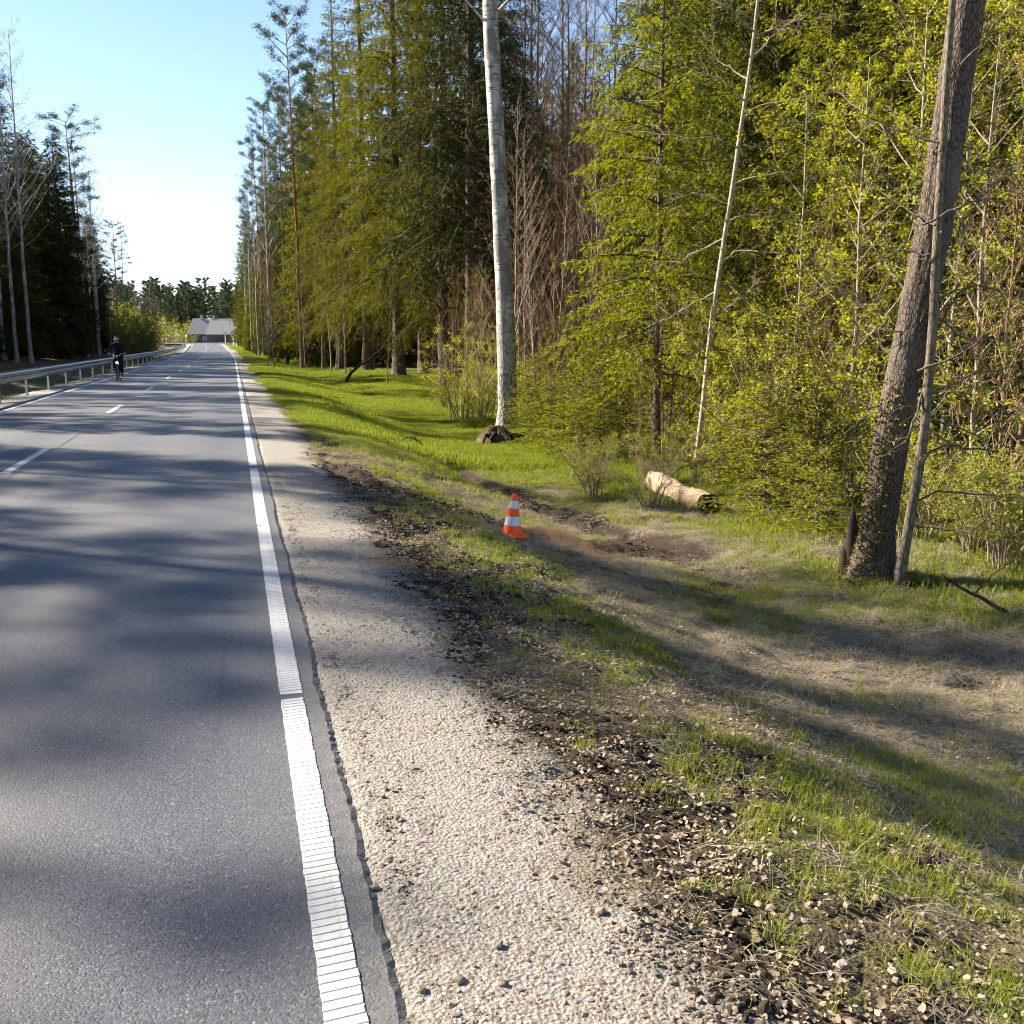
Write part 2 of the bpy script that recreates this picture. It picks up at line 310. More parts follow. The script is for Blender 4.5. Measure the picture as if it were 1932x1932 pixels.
# ------------------------------------------------------------------ mesh helpers
class MB:
    def __init__(s): s.V = []; s.F = []; s.n = 0          # F: (faces array, material index, smooth)
    def add(s, V, F, mi=0, smooth=False):
        V = np.asarray(V, float).reshape(-1, 3); F = np.asarray(F, int)
        s.V.append(V); s.F.append((F + s.n, mi, smooth)); s.n += len(V)
    def tube(s, path, rad, k=6, mi=0, cap=True):
        P = np.asarray(path, float); n = len(P); rad = np.broadcast_to(np.asarray(rad, float), (n,))
        T = np.gradient(P, axis=0); T /= np.linalg.norm(T, axis=1)[:, None] + 1e-9
        ref = np.array([1., 0, 0]) if abs(T[:, 0]).mean() < .8 else np.array([0, 1., 0])
        A = np.cross(T, ref); A /= np.linalg.norm(A, axis=1)[:, None] + 1e-9; B = np.cross(T, A)
        an = np.arange(k) / k * 2 * pi
        V = P[:, None] + rad[:, None, None] * (A[:, None] * np.cos(an)[None, :, None] + B[:, None] * np.sin(an)[None, :, None])
        i = np.arange(n - 1)[:, None] * k; j = np.arange(k)[None]; j2 = (j + 1) % k
        F = np.stack([i + j, i + j2, i + k + j2, i + k + j], -1).reshape(-1, 4)
        s.add(V, F, mi, True)
        if cap and k >= 4:
            b = s.n - n * k
            for r0 in (0, (n - 1) * k):
                for q in range(1, k - 2, 2):
                    s.F.append((np.array([[b + r0, b + r0 + q, b + r0 + q + 1, b + r0 + min(q + 2, k - 1)]]), mi, False))
        return V
    def ribbons(s, p0, p1, w0, w1, mi, rng):
        p0 = np.asarray(p0); p1 = np.asarray(p1); d = p1 - p0; r = rng.normal(size=d.shape); w = np.cross(d, r); w /= np.linalg.norm(w, axis=1)[:, None] + 1e-9
        m = len(p0); w0 = np.broadcast_to(w0, (m,))[:, None]; w1 = np.broadcast_to(w1, (m,))[:, None]
        V = np.stack([p0 - w * w0 / 2, p0 + w * w0 / 2, p1 + w * w1 / 2, p1 - w * w1 / 2], 1)
        s.add(V, np.arange(4 * m).reshape(m, 4), mi)
    def diamonds(s, c, d, L, W, mi, rng, mid=.45, flat=0.):
        m = len(c); d = d / (np.linalg.norm(d, axis=1)[:, None] + 1e-9); r = rng.normal(size=d.shape)
        if flat: r[:, 2] *= 1 - flat
        w = r - (r * d).sum(1)[:, None] * d; w /= np.linalg.norm(w, axis=1)[:, None] + 1e-9
        L = np.broadcast_to(L, (m,))[:, None]; W = np.broadcast_to(W, (m,))[:, None]
        V = np.stack([c, c + d * L * mid + w * W / 2, c + d * L, c + d * L * mid - w * W / 2], 1)
        s.add(V, np.arange(4 * m).reshape(m, 4), mi)
    def box(s, lo, hi, mi=0):
        (a, b, c), (d, e, f) = lo, hi
        V = [(a, b, c), (d, b, c), (d, e, c), (a, e, c), (a, b, f), (d, b, f), (d, e, f), (a, e, f)]
        s.add(V, [(0, 3, 2, 1), (4, 5, 6, 7), (0, 1, 5, 4), (1, 2, 6, 5), (2, 3, 7, 6), (3, 0, 4, 7)], mi)
    def lathe(s, prof, k=24, mi=0, smooth=True, cen=(0, 0, 0)):
        an = np.arange(k) / k * 2 * pi; V = np.array([[(r * cos(t) + cen[0], r * sin(t) + cen[1], z + cen[2]) for t in an] for r, z in prof])
        n = len(prof); i = np.arange(n - 1)[:, None] * k; j = np.arange(k)[None]; j2 = (j + 1) % k
        s.add(V, np.stack([i + j, i + j2, i + k + j2, i + k + j], -1).reshape(-1, 4), mi, smooth)
    def mesh(s, name, mats):
        me = bpy.data.meshes.new(name); V = np.concatenate(s.V)
        fl = [(f, m, sm) for f, m, sm in s.F if len(f)]
        tot = np.concatenate([np.full(len(f), f.shape[1]) for f, _, _ in fl]); idx = np.concatenate([f.ravel() for f, _, _ in fl])
        me.vertices.add(len(V)); me.vertices.foreach_set('co', V.ravel().astype(np.float32))
        me.loops.add(len(idx)); me.loops.foreach_set('vertex_index', idx.astype(np.int32))
        me.polygons.add(len(tot)); me.polygons.foreach_set('loop_start', np.concatenate([[0], np.cumsum(tot)[:-1]]).astype(np.int32))
        me.polygons.foreach_set('material_index', np.concatenate([np.full(len(f), m) for f, m, _ in fl]).astype(np.int32))
        me.polygons.foreach_set('use_smooth', np.concatenate([np.full(len(f), sm) for f, _, sm in fl]))
        for m in mats: me.materials.append(M[m] if isinstance(m, str) else m)
        me.update(calc_edges=True); return me

def obj(name, me, parent=None, loc=None, label=None, cat=None, group=None, kind=None):
    o = bpy.data.objects.new(name, me); COL.objects.link(o)
    if parent is not None: o.parent = parent
    if loc is not None: o.location = [float(q) for q in loc]
    for k, v in (('label', label), ('category', cat), ('group', group), ('kind', kind)):
        if v: o[k] = v
    return o

def place(name, parts, loc, label, cat, group=None, rz=0., s=1., tilt=(0, 0)):
    o = obj(name, None, None, loc, label, cat, group)
    o.rotation_euler = (tilt[0], tilt[1], rz); o.scale = (s, s, s) if np.isscalar(s) else [float(q) for q in s]
    o.empty_display_size = .3
    for pn, me in parts: obj(pn, me, o)
    return o

# ------------------------------------------------------------------ ground
def axis(*segs):
    out = []
    for a, b, st in segs: out += list(np.arange(a, b, st))
    return np.array(out + [segs[-1][1]])
gx = axis((-900, -200, 100), (-200, -60, 20), (-60, -14, 2.5), (-14, -5.2, .35), (-5.2, .2, .9), (.2, 5, .05), (5, 9, .1), (9, 16, .35), (16, 60, 2), (60, 200, 20), (200, 900, 100))
gy = axis((-80, -4, 8), (-4, 1, .5), (1, 10, .055), (10, 18, .09), (18, 34, .2), (34, 70, .5), (70, 260, 2.), (260, 400, 10), (400, 1500, 100))
X, Y = np.meshgrid(gx, gy); Z = H(X, Y)
mb = MB(); ny, nx = X.shape; i = (np.arange(ny - 1)[:, None] * nx + np.arange(nx - 1)[None])
mb.add(np.stack([X, Y, Z], -1), np.stack([i, i + 1, i + nx + 1, i + nx], -1).reshape(-1, 4), 0, True)
gm = mb.mesh('ground', ['ground'])
for k, v in masks(X.ravel(), Y.ravel()).items():
    a = gm.attributes.new(k, 'FLOAT', 'POINT'); a.data.foreach_set('value', v.astype(np.float32))
obj('ground', gm, kind='structure')

# ------------------------------------------------------------------ road
ry = axis((-15, 1, 1.), (1, 12, .03), (12, 24, .1), (24, 60, .5), (60, 244, 3.))
jag = .345 + .018 * (fbm(ry, ry * 0, .6, 70) - .5) * 2 + .014 * (vnoise(ry / .035, ry * 0, 77) - .5)
fl = 3.5 * sst(222, 240, ry)
xl = -5.42 - 6 * sst(218, 240, ry); xr_ = jag + fl
cols = [(xl, -.08), (xl, 0.)] + [(xl + (xr_ - .03 - xl) * t, 0.) for t in (.15, .3, .45, .6, .75, .9, .96)] + [(xr_ - .03, 0.), (xr_ - .008, -.006), (xr_, -.02), (xr_ + .012, -.08)]
RX = np.stack([c[0] + cx(ry) for c in cols], 1); RZ = np.stack([np.full(len(ry), c[1]) + zr(ry) for c in cols], 1)
RZ[:, -3] -= .012 * vnoise(ry / .04, ry * 0, 5); RX[:, -2] += .02 * (vnoise(ry / .05, ry * 0, 6) - .5)
mb = MB(); n_, m_ = RX.shape; i = (np.arange(n_ - 1)[:, None] * m_ + np.arange(m_ - 1)[None])
mb.add(np.stack([RX, np.repeat(ry[:, None], m_, 1), RZ], -1), np.stack([i, i + 1, i + m_ + 1, i + m_], -1).reshape(-1, 4), 0, False)
road = obj('road', mb.mesh('road', ['asphalt']), kind='structure')
M['pale_road'] = plain('pale_road', (.34, .32, .29), .8, .2, var=.1, scale=.6)
mb = MB(); xs = np.linspace(-140, 60, 60); yc = 247 + .0006 * (xs + 10) ** 2
V = np.stack([np.stack([xs, yc - 3.2, zr(yc) + .12], -1), np.stack([xs, yc + 3.2, zr(yc) + .12], -1), np.stack([xs, yc - 3.6, zr(yc) - .5], -1), np.stack([xs, yc + 3.6, zr(yc) - .5], -1)], 1)
a = np.arange(59) * 4
mb.add(V, np.concatenate([np.stack([a, a + 4, a + 5, a + 1], -1), np.stack([a + 2, a + 6, a + 4, a], -1), np.stack([a + 1, a + 5, a + 7, a + 3], -1)]))
obj('crossing_road', mb.mesh('crossing_road', ['pale_road']), kind='structure')

def strip(name, x0, x1, ys, z=.004, thick=.004):
    ys = np.asarray(ys, float); mb = MB(); c = cx(ys); zz = zr(ys)
    V = np.stack([np.stack([x0 + c, ys, zz + .0005], -1), np.stack([x0 + c, ys, zz + z], -1), np.stack([x1 + c, ys, zz + z], -1), np.stack([x1 + c, ys, zz + .0005], -1)], 1)
    a = np.arange(len(ys) - 1)[:, None] * 4 + np.arange(3)[None]
    mb.add(V, np.stack([a, a + 1, a + 5, a + 4], -1).reshape(-1, 4)); e = (len(ys) - 1) * 4
    mb.F.append((np.array([[0, 3, 2, 1], [e, e + 1, e + 2, e + 3]]), 0, False))
    return obj(name, mb.mesh(name, ['paint']), road)
rng = np.random.default_rng(5)
# ribbed edge line: each rib near the camera is a piece of its own
ribs = []
for k in range(5):
    mb = MB(); l = .0335; w = .1; e = rng.normal(0, .0016, 4); sk = .006
    lo = [(-w / 2 + e[0], -l / 2 - sk), (w / 2 + e[1], -l / 2 + sk), (w / 2 + e[2], l / 2 + sk), (-w / 2 + e[3], l / 2 - sk)]
    V = [(x, y, .0005) for x, y in lo] + [(x * .98, y * .92, .0042) for x, y in lo]
    mb.add(V, [(4, 5, 6, 7), (0, 1, 5, 4), (1, 2, 6, 5), (2, 3, 7, 6), (3, 0, 4, 7)]); ribs.append(mb.mesh('marking_rib', ['paint']))
strip('edge_line', .143, .243, np.arange(1.0, 4.575, .2), .0025)
strip('edge_line', .143, .243, np.arange(4.615, 9.1, .28), .0025)
strip('edge_line', .143, .243, np.arange(9.14, 13.6, .3), .0025)
y = 1.75; c_ = 0
while c_ < 285:
    if not (4.55 < y < 4.64 or 9.08 < y < 9.16):
        o = obj('marking_rib', ribs[c_ % 5], road, (.193 + rng.normal(0, .0008), y, .001)); c_ += 1
    y += .037
for a in np.arange(13.65, 60, 4.52): strip('edge_line', .143, .243, np.linspace(a, a + 4.48, 8), .005)
strip('edge_line', .143, .243, np.arange(a + 4.52, 222, 3), .006)
strip('edge_line', -5.2, -5.1, np.concatenate([np.arange(-10, 60, 2.), np.arange(60, 216, 3.)]), .005)
for a in np.arange(2.75, 220, 10.85): strip('centre_dash', -2.80, -2.69, np.linspace(a, a + 2.95, 4), .005)
mb = MB()   # faint sealed joint down the middle of the road
ys = np.arange(1, 90, .4); w = .006 + .008 * vnoise(ys / 1.3, ys * 0, 4); xx = -2.62 + .02 * (vnoise(ys / 2, ys * 0, 8) - .5)
V = np.stack([np.stack([xx - w, ys, ys * 0 + .003], -1), np.stack([xx + w, ys, ys * 0 + .003], -1)], 1); a = np.arange(len(ys) - 1) * 2
mb.add(V, np.stack([a, a + 1, a + 3, a + 2], -1)); M['tar'] = plain('tar', (.018, .018, .02), .5, .4); obj('sealed_joint', mb.mesh('sealed_joint', ['tar']), road)

# ------------------------------------------------------------------ tree kit
def unit(v): return v / (np.linalg.norm(v, axis=-1, keepdims=True) + 1e-9)

def trunk_mesh(name, h, r, mat, rng, lean=.01, k=10, n=14, flare=1.5, top=.12):
    t = np.linspace(0, 1, n) ** 1.15; wob = np.cumsum(rng.normal(0, lean * h / n, (n, 2)), 0); wob[0] = 0
    P = np.stack([wob[:, 0], wob[:, 1], t * h - .25], -1); rad = r * ((1 - t) * (1 - top) + top); rad = rad * (1 + (flare - 1) * np.exp(-t * h / .35))
    mb = MB(); mb.tube(P, rad, k); return mb.mesh(name, [mat]), P, rad

def spruce(seed, h, Rm, base, nb, shoot, wid, spc, needle, droop=.35, hang=.6, r=.2, dead=0, twl=.42, ex=.8, per=2):
    rng = np.random.default_rng(seed); tm, TP, TR = trunk_mesh('trunk', h, r, 'bark_spruce', rng)
    mb = MB(); S0 = []; SD = []; SL = []; W0 = []; W1 = []
    def ax(z): return np.array([np.interp(z, TP[:, 2], TP[:, 0]), np.interp(z, TP[:, 2], TP[:, 1]), z])
    for b in range(nb):
        t = (b + rng.random()) / nb; z = base + (h * .985 - base) * t ** .9; L = (Rm * (1 - t) ** ex * rng.uniform(.6, 1.12) + .18)
        az = b * 2.39996 + rng.normal(0, .35); ro = np.array([cos(az), sin(az), 0]); ta = np.array([-sin(az), cos(az), 0])
        up = .12 + .5 * t; dr = droop * (1 - .7 * t) * rng.uniform(.7, 1.25)
        s = np.linspace(0, 1, 6); P = ax(z) + ro * (L * s)[:, None] + ta * (L * .08 * rng.normal() * s ** 2)[:, None]; P[:, 2] += L * (up * s - dr * 1.5 * s ** 2 + .35 * dr * s ** 4)
        mb.tube(P, .012 * L * (1 - s) + .004 + .006 * r / .2 * (1 - s), 3, 0, False)
        ntw = max(4, int(L / .16)); ss = np.concatenate([np.linspace(.12, 1, ntw)] * 2) + rng.normal(0, .02, 2 * ntw); ss = np.clip(ss, .08, 1)
        side = np.repeat([1, -1], ntw); p = np.stack([np.interp(ss, s, P[:, q]) for q in range(3)], -1)
        lt = (twl * L * (1 - ss) * (.35 + ss) * 1.5 + .18 * min(1, L)) * rng.uniform(.55, 1.2, 2 * ntw)
        d = ro * rng.uniform(.5, 1., 2 * ntw)[:, None] + ta * (side * rng.uniform(.5, 1.1, 2 * ntw))[:, None]; d[:, 2] -= hang * rng.uniform(.2, 1.4, 2 * ntw) * (1 - .5 * t)
        d = unit(d); S0.append(p); SD.append(d); SL.append(lt)
        # pendulous branchlets
        nh = int(L / .17 * hang); ss = rng.uniform(.2, 1, nh); p = np.stack([np.interp(ss, s, P[:, q]) for q in range(3)], -1)
        d = unit(np.stack([rng.normal(0, .25, nh), rng.normal(0, .25, nh), -np.ones(nh)], -1)); S0.append(p); SD.append(d); SL.append(rng.uniform(.2, .85, nh) * min(1.2, L * .42))
    for b in range(dead):
        z = rng.uniform(1.2, base + .5); az = rng.uniform(0, 6.28); L = rng.uniform(.4, 1.4); q = ax(z); e = q + np.array([cos(az) * L, sin(az) * L, -L * .25])
        mb.tube([q, (q + e) / 2 + [0, 0, -.05], e], [.014, .009, .003], 3, 0, False)
        nq = 5; f = rng.uniform(.2, 1, nq)[:, None]; p0 = q + (e - q) * f; W0.append(p0); W1.append(p0 + rng.normal(0, .14, (nq, 3)) * L)
    S0 = np.concatenate(S0); SD = np.concatenate(SD); SL = np.concatenate(SL)
    mb.ribbons(S0, S0 + SD * SL[:, None], .008, .003, 0, rng)
    if W0: mb.ribbons(np.concatenate(W0), np.concatenate(W1), .006, .003, 0, rng)
    ns = np.maximum(1, (SL / spc).astype(int)) * per; idx = np.repeat(np.arange(len(SL)), ns); u = rng.random(len(idx))
    c = S0[idx] + SD[idx] * (u * SL[idx])[:, None]; c[:, 2] -= .12 * (u * SL[idx]) ** 2
    d = SD[idx] + rng.normal(0, .42, (len(idx), 3))
    mb.diamonds(c, d, shoot * rng.uniform(.6, 1.25, len(idx)), wid * rng.uniform(.7, 1.3, len(idx)), 1, rng, .5, .4)
    return [('trunk', tm), ('crown', mb.mesh('crown', ['bark_spruce', needle]))]

def pine(seed, h, Rm, base, nb, tuft=.24, wid=.035, nt=12, needle='needle_pine', r=.17, k2=6):
    rng = np.random.default_rng(seed); tm, TP, TR = trunk_mesh('trunk', h, r, 'bark_pine', rng, .02)
    mb = MB(); C = []
    for b in range(nb):
        t = (b + rng.random()) / nb; z = base + (h - base) * t; L = Rm * (.35 + .65 * math.sin(pi * min(1, .25 + .75 * (1 - t)))) * rng.uniform(.5, 1.15) * (1 - .45 * t)
        az = b * 2.39996 + rng.normal(0, .5); q = np.array([np.interp(z, TP[:, 2], TP[:, 0]), np.interp(z, TP[:, 2], TP[:, 1]), z]); ro = np.array([cos(az), sin(az), 0])
        s = np.linspace(0, 1, 5); P = q + ro * (L * s)[:, None] + rng.normal(0, .05 * L, (5, 3)) * s[:, None]; P[:, 2] += L * ((.15 + .45 * t) * s + .12 * s * s); mb.tube(P, .018 * L * (1 - s) + .008, 4, 0, False)
        for j in range(k2):
            f = rng.uniform(.35, 1); p = np.array([np.interp(f, s, P[:, a]) for a in range(3)]); d = unit(ro + rng.normal(0, .6, 3) + [0, 0, .35]); l = rng.uniform(.3, .8) * L * .4
            mb.ribbons([p], [p + d * l], .016, .006, 0, rng)
            for f2 in (.45, .75, 1.): C.append(p + d * l * f2 + rng.normal(0, .08 * L * .4, 3))
    C = np.array(C); idx = np.repeat(np.arange(len(C)), nt); d = rng.normal(size=(len(idx), 3)); d[:, 2] = np.abs(d[:, 2]) * .8 + .15
    mb.diamonds(C[idx] + rng.normal(0, .1, (len(idx), 3)), d, tuft * rng.uniform(.7, 1.4, len(idx)), wid, 1, rng, .55)
    for b in range(14):   # dead snags below the crown
        z = rng.uniform(base * .4, base); az = rng.uniform(0, 6.28); L = rng.uniform(.3, 1.6); q = np.array([np.interp(z, TP[:, 2], TP[:, 0]), np.interp(z, TP[:, 2], TP[:, 1]), z])
        mb.tube([q, q + [cos(az) * L * .5, sin(az) * L * .5, 0], q + [cos(az) * L, sin(az) * L, -.15 * L]], [.02, .014, .005], 3, 0, False)
    return [('trunk', tm), ('crown', mb.mesh('crown', ['bark_pine', needle]))]

def bare(seed, h, Rm, base, nb, bark, twig, r=.13, n2=6, n3=6, tw=.008, up=.9, leaf=None, nl=0, ls=.04, k=8, lean=.02, low=1.):
    rng = np.random.default_rng(seed); tm, TP, TR = trunk_mesh('trunk', h, r, bark, rng, lean, k)
    mb = MB(); A0 = []; A1 = []; B0 = []; B1 = []; W = []
    for b in range(nb):
        t = (b + rng.random()) / nb; z = base + (h * .97 - base) * t; L = Rm * (1 - .75 * t ** 1.5) * rng.uniform(.5, 1.15) * (low + (1 - low) * t); az = b * 2.39996 + rng.normal(0, .5)
        q = np.array([np.interp(z, TP[:, 2], TP[:, 0]), np.interp(z, TP[:, 2], TP[:, 1]), z]); ro = np.array([cos(az), sin(az), 0]); s = np.linspace(0, 1, 5)
        P = q + ro * (L * s)[:, None] + rng.normal(0, .045 * L, (5, 3)) * s[:, None]; P[:, 2] += L * up * (s + .25 * s * s) * rng.uniform(.6, 1.2)
        mb.tube(P, (.010 * L + .004) * (1 - .85 * s), 4, 0, False); d0 = unit(P[-1] - P[0])
        f = rng.uniform(.2, 1, n2); p = np.stack([np.interp(f, s, P[:, a]) for a in range(3)], -1); d = unit(d0 + rng.normal(0, .55, (n2, 3)) + [0, 0, .15]); l = rng.uniform(.25, .6, n2) * L * (1.1 - .6 * f)
        A0.append(p); A1.append(p + d * l[:, None]); W.append(np.full(n2, .0045 * L + .003))
        i = np.repeat(np.arange(n2), n3); f2 = rng.uniform(.15, 1, len(i)); p2 = p[i] + d[i] * (l[i] * f2)[:, None]; d2 = unit(d[i] + rng.normal(0, .6, (len(i), 3)) + [0, 0, .05])
        B0.append(p2); B1.append(p2 + d2 * (rng.uniform(.2, .55, len(i)) * l[i])[:, None])
    A0 = np.concatenate(A0); A1 = np.concatenate(A1); W = np.concatenate(W); B0 = np.concatenate(B0); B1 = np.concatenate(B1)
    mb.ribbons(A0, A1, W, W * .4, 1, rng); mb.ribbons(B0, B1, tw, tw * .4, 1, rng)
    mats = [bark, twig]
    if leaf:
        mats.append(leaf); i = rng.permutation(len(B0))[rng.integers(0, int(len(B0) * .5), nl)]; f = rng.uniform(.2, 1.05, nl)[:, None]; c = B0[i] + (B1[i] - B0[i]) * f + rng.normal(0, ls * .5, (nl, 3))
        d = rng.normal(size=(nl, 3)); d[:, 2] = d[:, 2] * .6 + .3; mb.diamonds(c, d, ls * rng.uniform(.45, 1.65, nl), ls * .58 * rng.uniform(.7, 1.2, nl), 2, rng, .5)
    return [('trunk', tm), ('crown', mb.mesh('crown', mats))]

def bush(seed, h, spread, nst, leaf, nl, ls, twig='twig', n2=9, n3=6, tw=.006):
    rng = np.random.default_rng(seed); mb = MB(); ms = MB(); B0 = []; B1 = []
    for a in range(nst):
        az = rng.uniform(0, 6.28); b0 = np.array([cos(az), sin(az), 0]) * rng.uniform(0, .25) * spread; hh = h * rng.uniform(.55, 1.05); s = np.linspace(0, 1, 7)
        out = np.array([cos(az), sin(az), 0]) * spread * rng.uniform(.2, 1.) ; P = b0 + out * (s ** 1.4)[:, None] + rng.normal(0, .03 * h, (7, 3)) * s[:, None]; P[:, 2] = hh * (s - .12 * s * s) - .08
        ms.tube(P, (.006 * h + .004) * (1 - .85 * s) + .002, 5)
        f = rng.uniform(.2, 1, n2); p = np.stack([np.interp(f, s, P[:, q]) for q in range(3)], -1); d = unit(unit(out) * .5 + rng.normal(0, .7, (n2, 3)) + [0, 0, .5]); l = rng.uniform(.12, .4, n2) * h * (1.15 - .7 * f)
        mb.ribbons(p, p + d * l[:, None], tw * 1.4, tw * .7, 0, rng)
        i = np.repeat(np.arange(n2), n3); f2 = rng.uniform(.1, 1, len(i)); p2 = p[i] + d[i] * (l[i] * f2)[:, None]; d2 = unit(d[i] * .7 + rng.normal(0, .6, (len(i), 3)) + [0, 0, .15])
        B0.append(p2); B1.append(p2 + d2 * (rng.uniform(.2, .6, len(i)) * l[i])[:, None])
    B0 = np.concatenate(B0); B1 = np.concatenate(B1); mb.ribbons(B0, B1, tw * .7, tw * .35, 0, rng)
    i = rng.permutation(len(B0))[rng.integers(0, int(len(B0) * .5), nl)]; f = rng.uniform(.1, 1.05, nl)[:, None]; c = B0[i] + (B1[i] - B0[i]) * f + rng.normal(0, ls * .6, (nl, 3)); c[:, 2] = np.maximum(c[:, 2], .02)
    d = rng.normal(size=(nl, 3)); d[:, 2] = d[:, 2] * .7 + .3; mb.diamonds(c, d, ls * rng.uniform(.45, 1.7, nl), ls * .62 * rng.uniform(.7, 1.2, nl), 1, rng, .5)
    return [('stems', ms.mesh('stems', [twig])), ('foliage', mb.mesh('foliage', [twig, leaf]))]

SPR_BIG = [spruce(11, 27, 4.4, 4.4, 150, .21, .036, .105, 'needle_mid', .5, 1.0, .30, 10), spruce(12, 25, 4.0, 3.2, 150, .21, .036, .105, 'needle_mid', .5, 1.0, .28, 8)]
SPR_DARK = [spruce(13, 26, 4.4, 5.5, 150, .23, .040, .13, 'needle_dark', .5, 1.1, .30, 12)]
SPR_MID = [spruce(14, 16, 2.9, 1.2, 130, .20, .034, .14, 'needle_dark', .42, .8, .16, 4), spruce(15, 14, 2.6, .8, 120, .20, .034, .14, 'needle_bright', .42, .8, .15, 4)]  # one dark, one bright: the wood's light-dark contrast put into needle colour
SPR_FAR = [spruce(16, 24, 3.6, 1.3, 130, .5, .10, .3, 'needle_mid', .5, .8, .25), spruce(17, 22, 3.2, 1.6, 125, .5, .10, .3, 'needle_dark', .5, .8, .24)]
SPR_YOUNG = [spruce(18, 11.5, 2.15, 1.7, 120, .125, .024, .062, 'needle_bright', .33, .75, .085, 8, .5, .62)]
SPR_SMALL = [spruce(19, 2.1, .95, .12, 46, .085, .018, .05, 'needle_bright', .18, .25, .022, 0, .6, .8), spruce(20, 1.5, .75, .1, 36, .085, .018, .05, 'needle_bright', .15, .2, .018, 0, .6, .8), spruce(21, 2.6, 1.05, .3, 50, .085, .018, .05, 'needle_mid', .18, .3, .025, 0, .6, .8)]
PINES = [pine(31, 23, 2.9, 10.5, 44), pine(32, 21, 2.6, 8, 50), pine(33, 24, 2.7, 13, 36)]
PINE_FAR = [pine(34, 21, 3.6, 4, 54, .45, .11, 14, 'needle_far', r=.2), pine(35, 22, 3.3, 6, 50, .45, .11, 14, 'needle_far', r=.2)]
BIRCH = [bare(41, 23, 3.0, 8, 46, 'bark_birch', 'twig_violet', .15, 7, 8, .011, 1.2), bare(42, 22, 2.6, 6, 44, 'bark_birch', 'twig_violet', .12, 7, 8, .011, 1.3)]
ALDER = [bare(43, 19, 3.2, 5, 46, 'bark_grey', 'twig', .12, 9, 11, .012, 1.0), bare(44, 17, 2.8, 4, 44, 'bark_brown', 'twig_brown', .10, 9, 11, .012, 1.0)]
SAPL = [bare(45, 7.5, 1.3, .8, 30, 'bark_brown', 'twig_brown', .035, 6, 8, .007, 1.4, None, k=5, lean=.05), bare(46, 9, 1.5, 1.5, 28, 'bark_grey', 'twig_brown', .04, 6, 8, .007, 1.4, None, k=5, lean=.05), bare(47, 6, 1.2, .5, 26, 'bark_brown', 'twig_brown', .028, 5, 5, .006, 1.5, 'leaf_soft', 500, .05, k=5, lean=.06)]
LEAFTREE = [bare(48, 8.5, 2.3, .9, 34, 'bark_grey', 'twig', .06, 6, 6, .006, .8, 'leaf_new', 6000, .050, k=6, lean=.04), bare(49, 6.5, 2.0, .5, 32, 'bark_brown', 'twig', .045, 6, 6, .006, .8, 'leaf_soft', 5000, .048, k=6, lean=.05)]
BUSH = [bush(51, 3.4, 1.5, 13, 'leaf_new', 3600, .050), bush(52, 2.6, 1.4, 14, 'leaf_new', 3200, .047), bush(53, 2.0, 1.3, 14, 'leaf_soft', 2400, .048)]
BRUSH = [bush(54, 1.6, 1.0, 16, 'leaf_soft', 350, .035, 'twig', 8, 6, .005)]
FARBUSH = [bush(55, 5.5, 2.6, 16, 'leaf_soft', 1700, .17, 'twig', 8, 5, .02), bush(56, 5.0, 2.4, 16, 'leaf_soft', 900, .16, 'twig', 8, 5, .02)]

# ------------------------------------------------------------------ right-hand forest
rr = random.Random(7)
def rz(): return rr.uniform(0, 6.28)
def T(name, protos, u, r, label, group, s=1., cat='tree', tilt=0., k=None):
    p = at(u, r); pr = protos[rr.randrange(len(protos)) if k is None else k]
    return place(name, pr, (p[0], p[1], p[2] - .05), label, cat, group, rz(), s * rr.uniform(.93, 1.07), (rr.uniform(-tilt, tilt), rr.uniform(-tilt, tilt)))

L_BIG = 'tall spruce with drooping sunlit boughs at the edge of the grassy verge'
for u, r, k, lb in [(752, 51, 0, 'tallest drooping spruce with sunlit boughs just behind the grass bank'), (838, 46, 1, 'drooping spruce with low hanging sprays between grass bank and leafy bushes'), (692, 58, 1, 'drooping spruce above the crooked branch on the grass bank')]: T('spruce_tree', SPR_BIG, u, r, lb, None, 1., k=k)
T('spruce_tree', SPR_DARK, 885, 43, 'dark spruce with bare lower trunk and boughs reaching behind the pale birch', None, 1.02)
T('spruce_tree', SPR_DARK, 935, 52, 'dark spruce whose hanging boughs show past the pale birch over the thicket', None, 1.05)
for u, r in [(985, 95), (1030, 105), (1075, 92), (1120, 100), (1165, 96), (1200, 108), (1010, 118), (1095, 120)]: T('spruce_tree', SPR_FAR, u, r, 'spruce closing the view behind the brown thicket', 'spruces behind the brown thicket', 1.12)
T('spruce_tree', SPR_DARK, 800, 60, 'dark spruce standing behind the drooping spruces of the verge', None)
for u, r in [(640, 68), (655, 84), (602, 80), (618, 100), (575, 96), (548, 112), (560, 130), (528, 126), (512, 142), (500, 160), (486, 172), (470, 188), (462, 205), (520, 175), (590, 118)]:
    T('spruce_tree', SPR_FAR if r > 75 else SPR_BIG, u, r, 'spruce in the row that lines the straight road towards the barn', 'spruces lining the road towards the barn', rr.uniform(.82, 1.))
for u, r in [(570, 73), (540, 88), (515, 104), (498, 124), (482, 150), (545, 102), (610, 70)]:
    T('pine_tree', PINES, u, r, 'slender pine rising among the spruces along the road', 'pines among the roadside spruces', rr.uniform(.88, 1.02), tilt=.02)
for u, r in [(508, 96), (488, 118), (475, 138), (530, 120), (465, 168)]:
    T('birch_tree', BIRCH, u, r, 'leafless birch with fine violet twigs in the roadside tree row', 'leafless birches of the roadside row', rr.uniform(.85, 1.02))
_st = rr.getstate()
for i in range(30):
    u = rr.uniform(468, 690); T('spruce_tree', SPR_FAR, u, rr.uniform(66, 100) + (690 - u) * .3, 'young spruce filling the gaps low down in the roadside row', 'young spruces low in the roadside row', rr.uniform(.2, .42), k=0)
rr.setstate(_st)
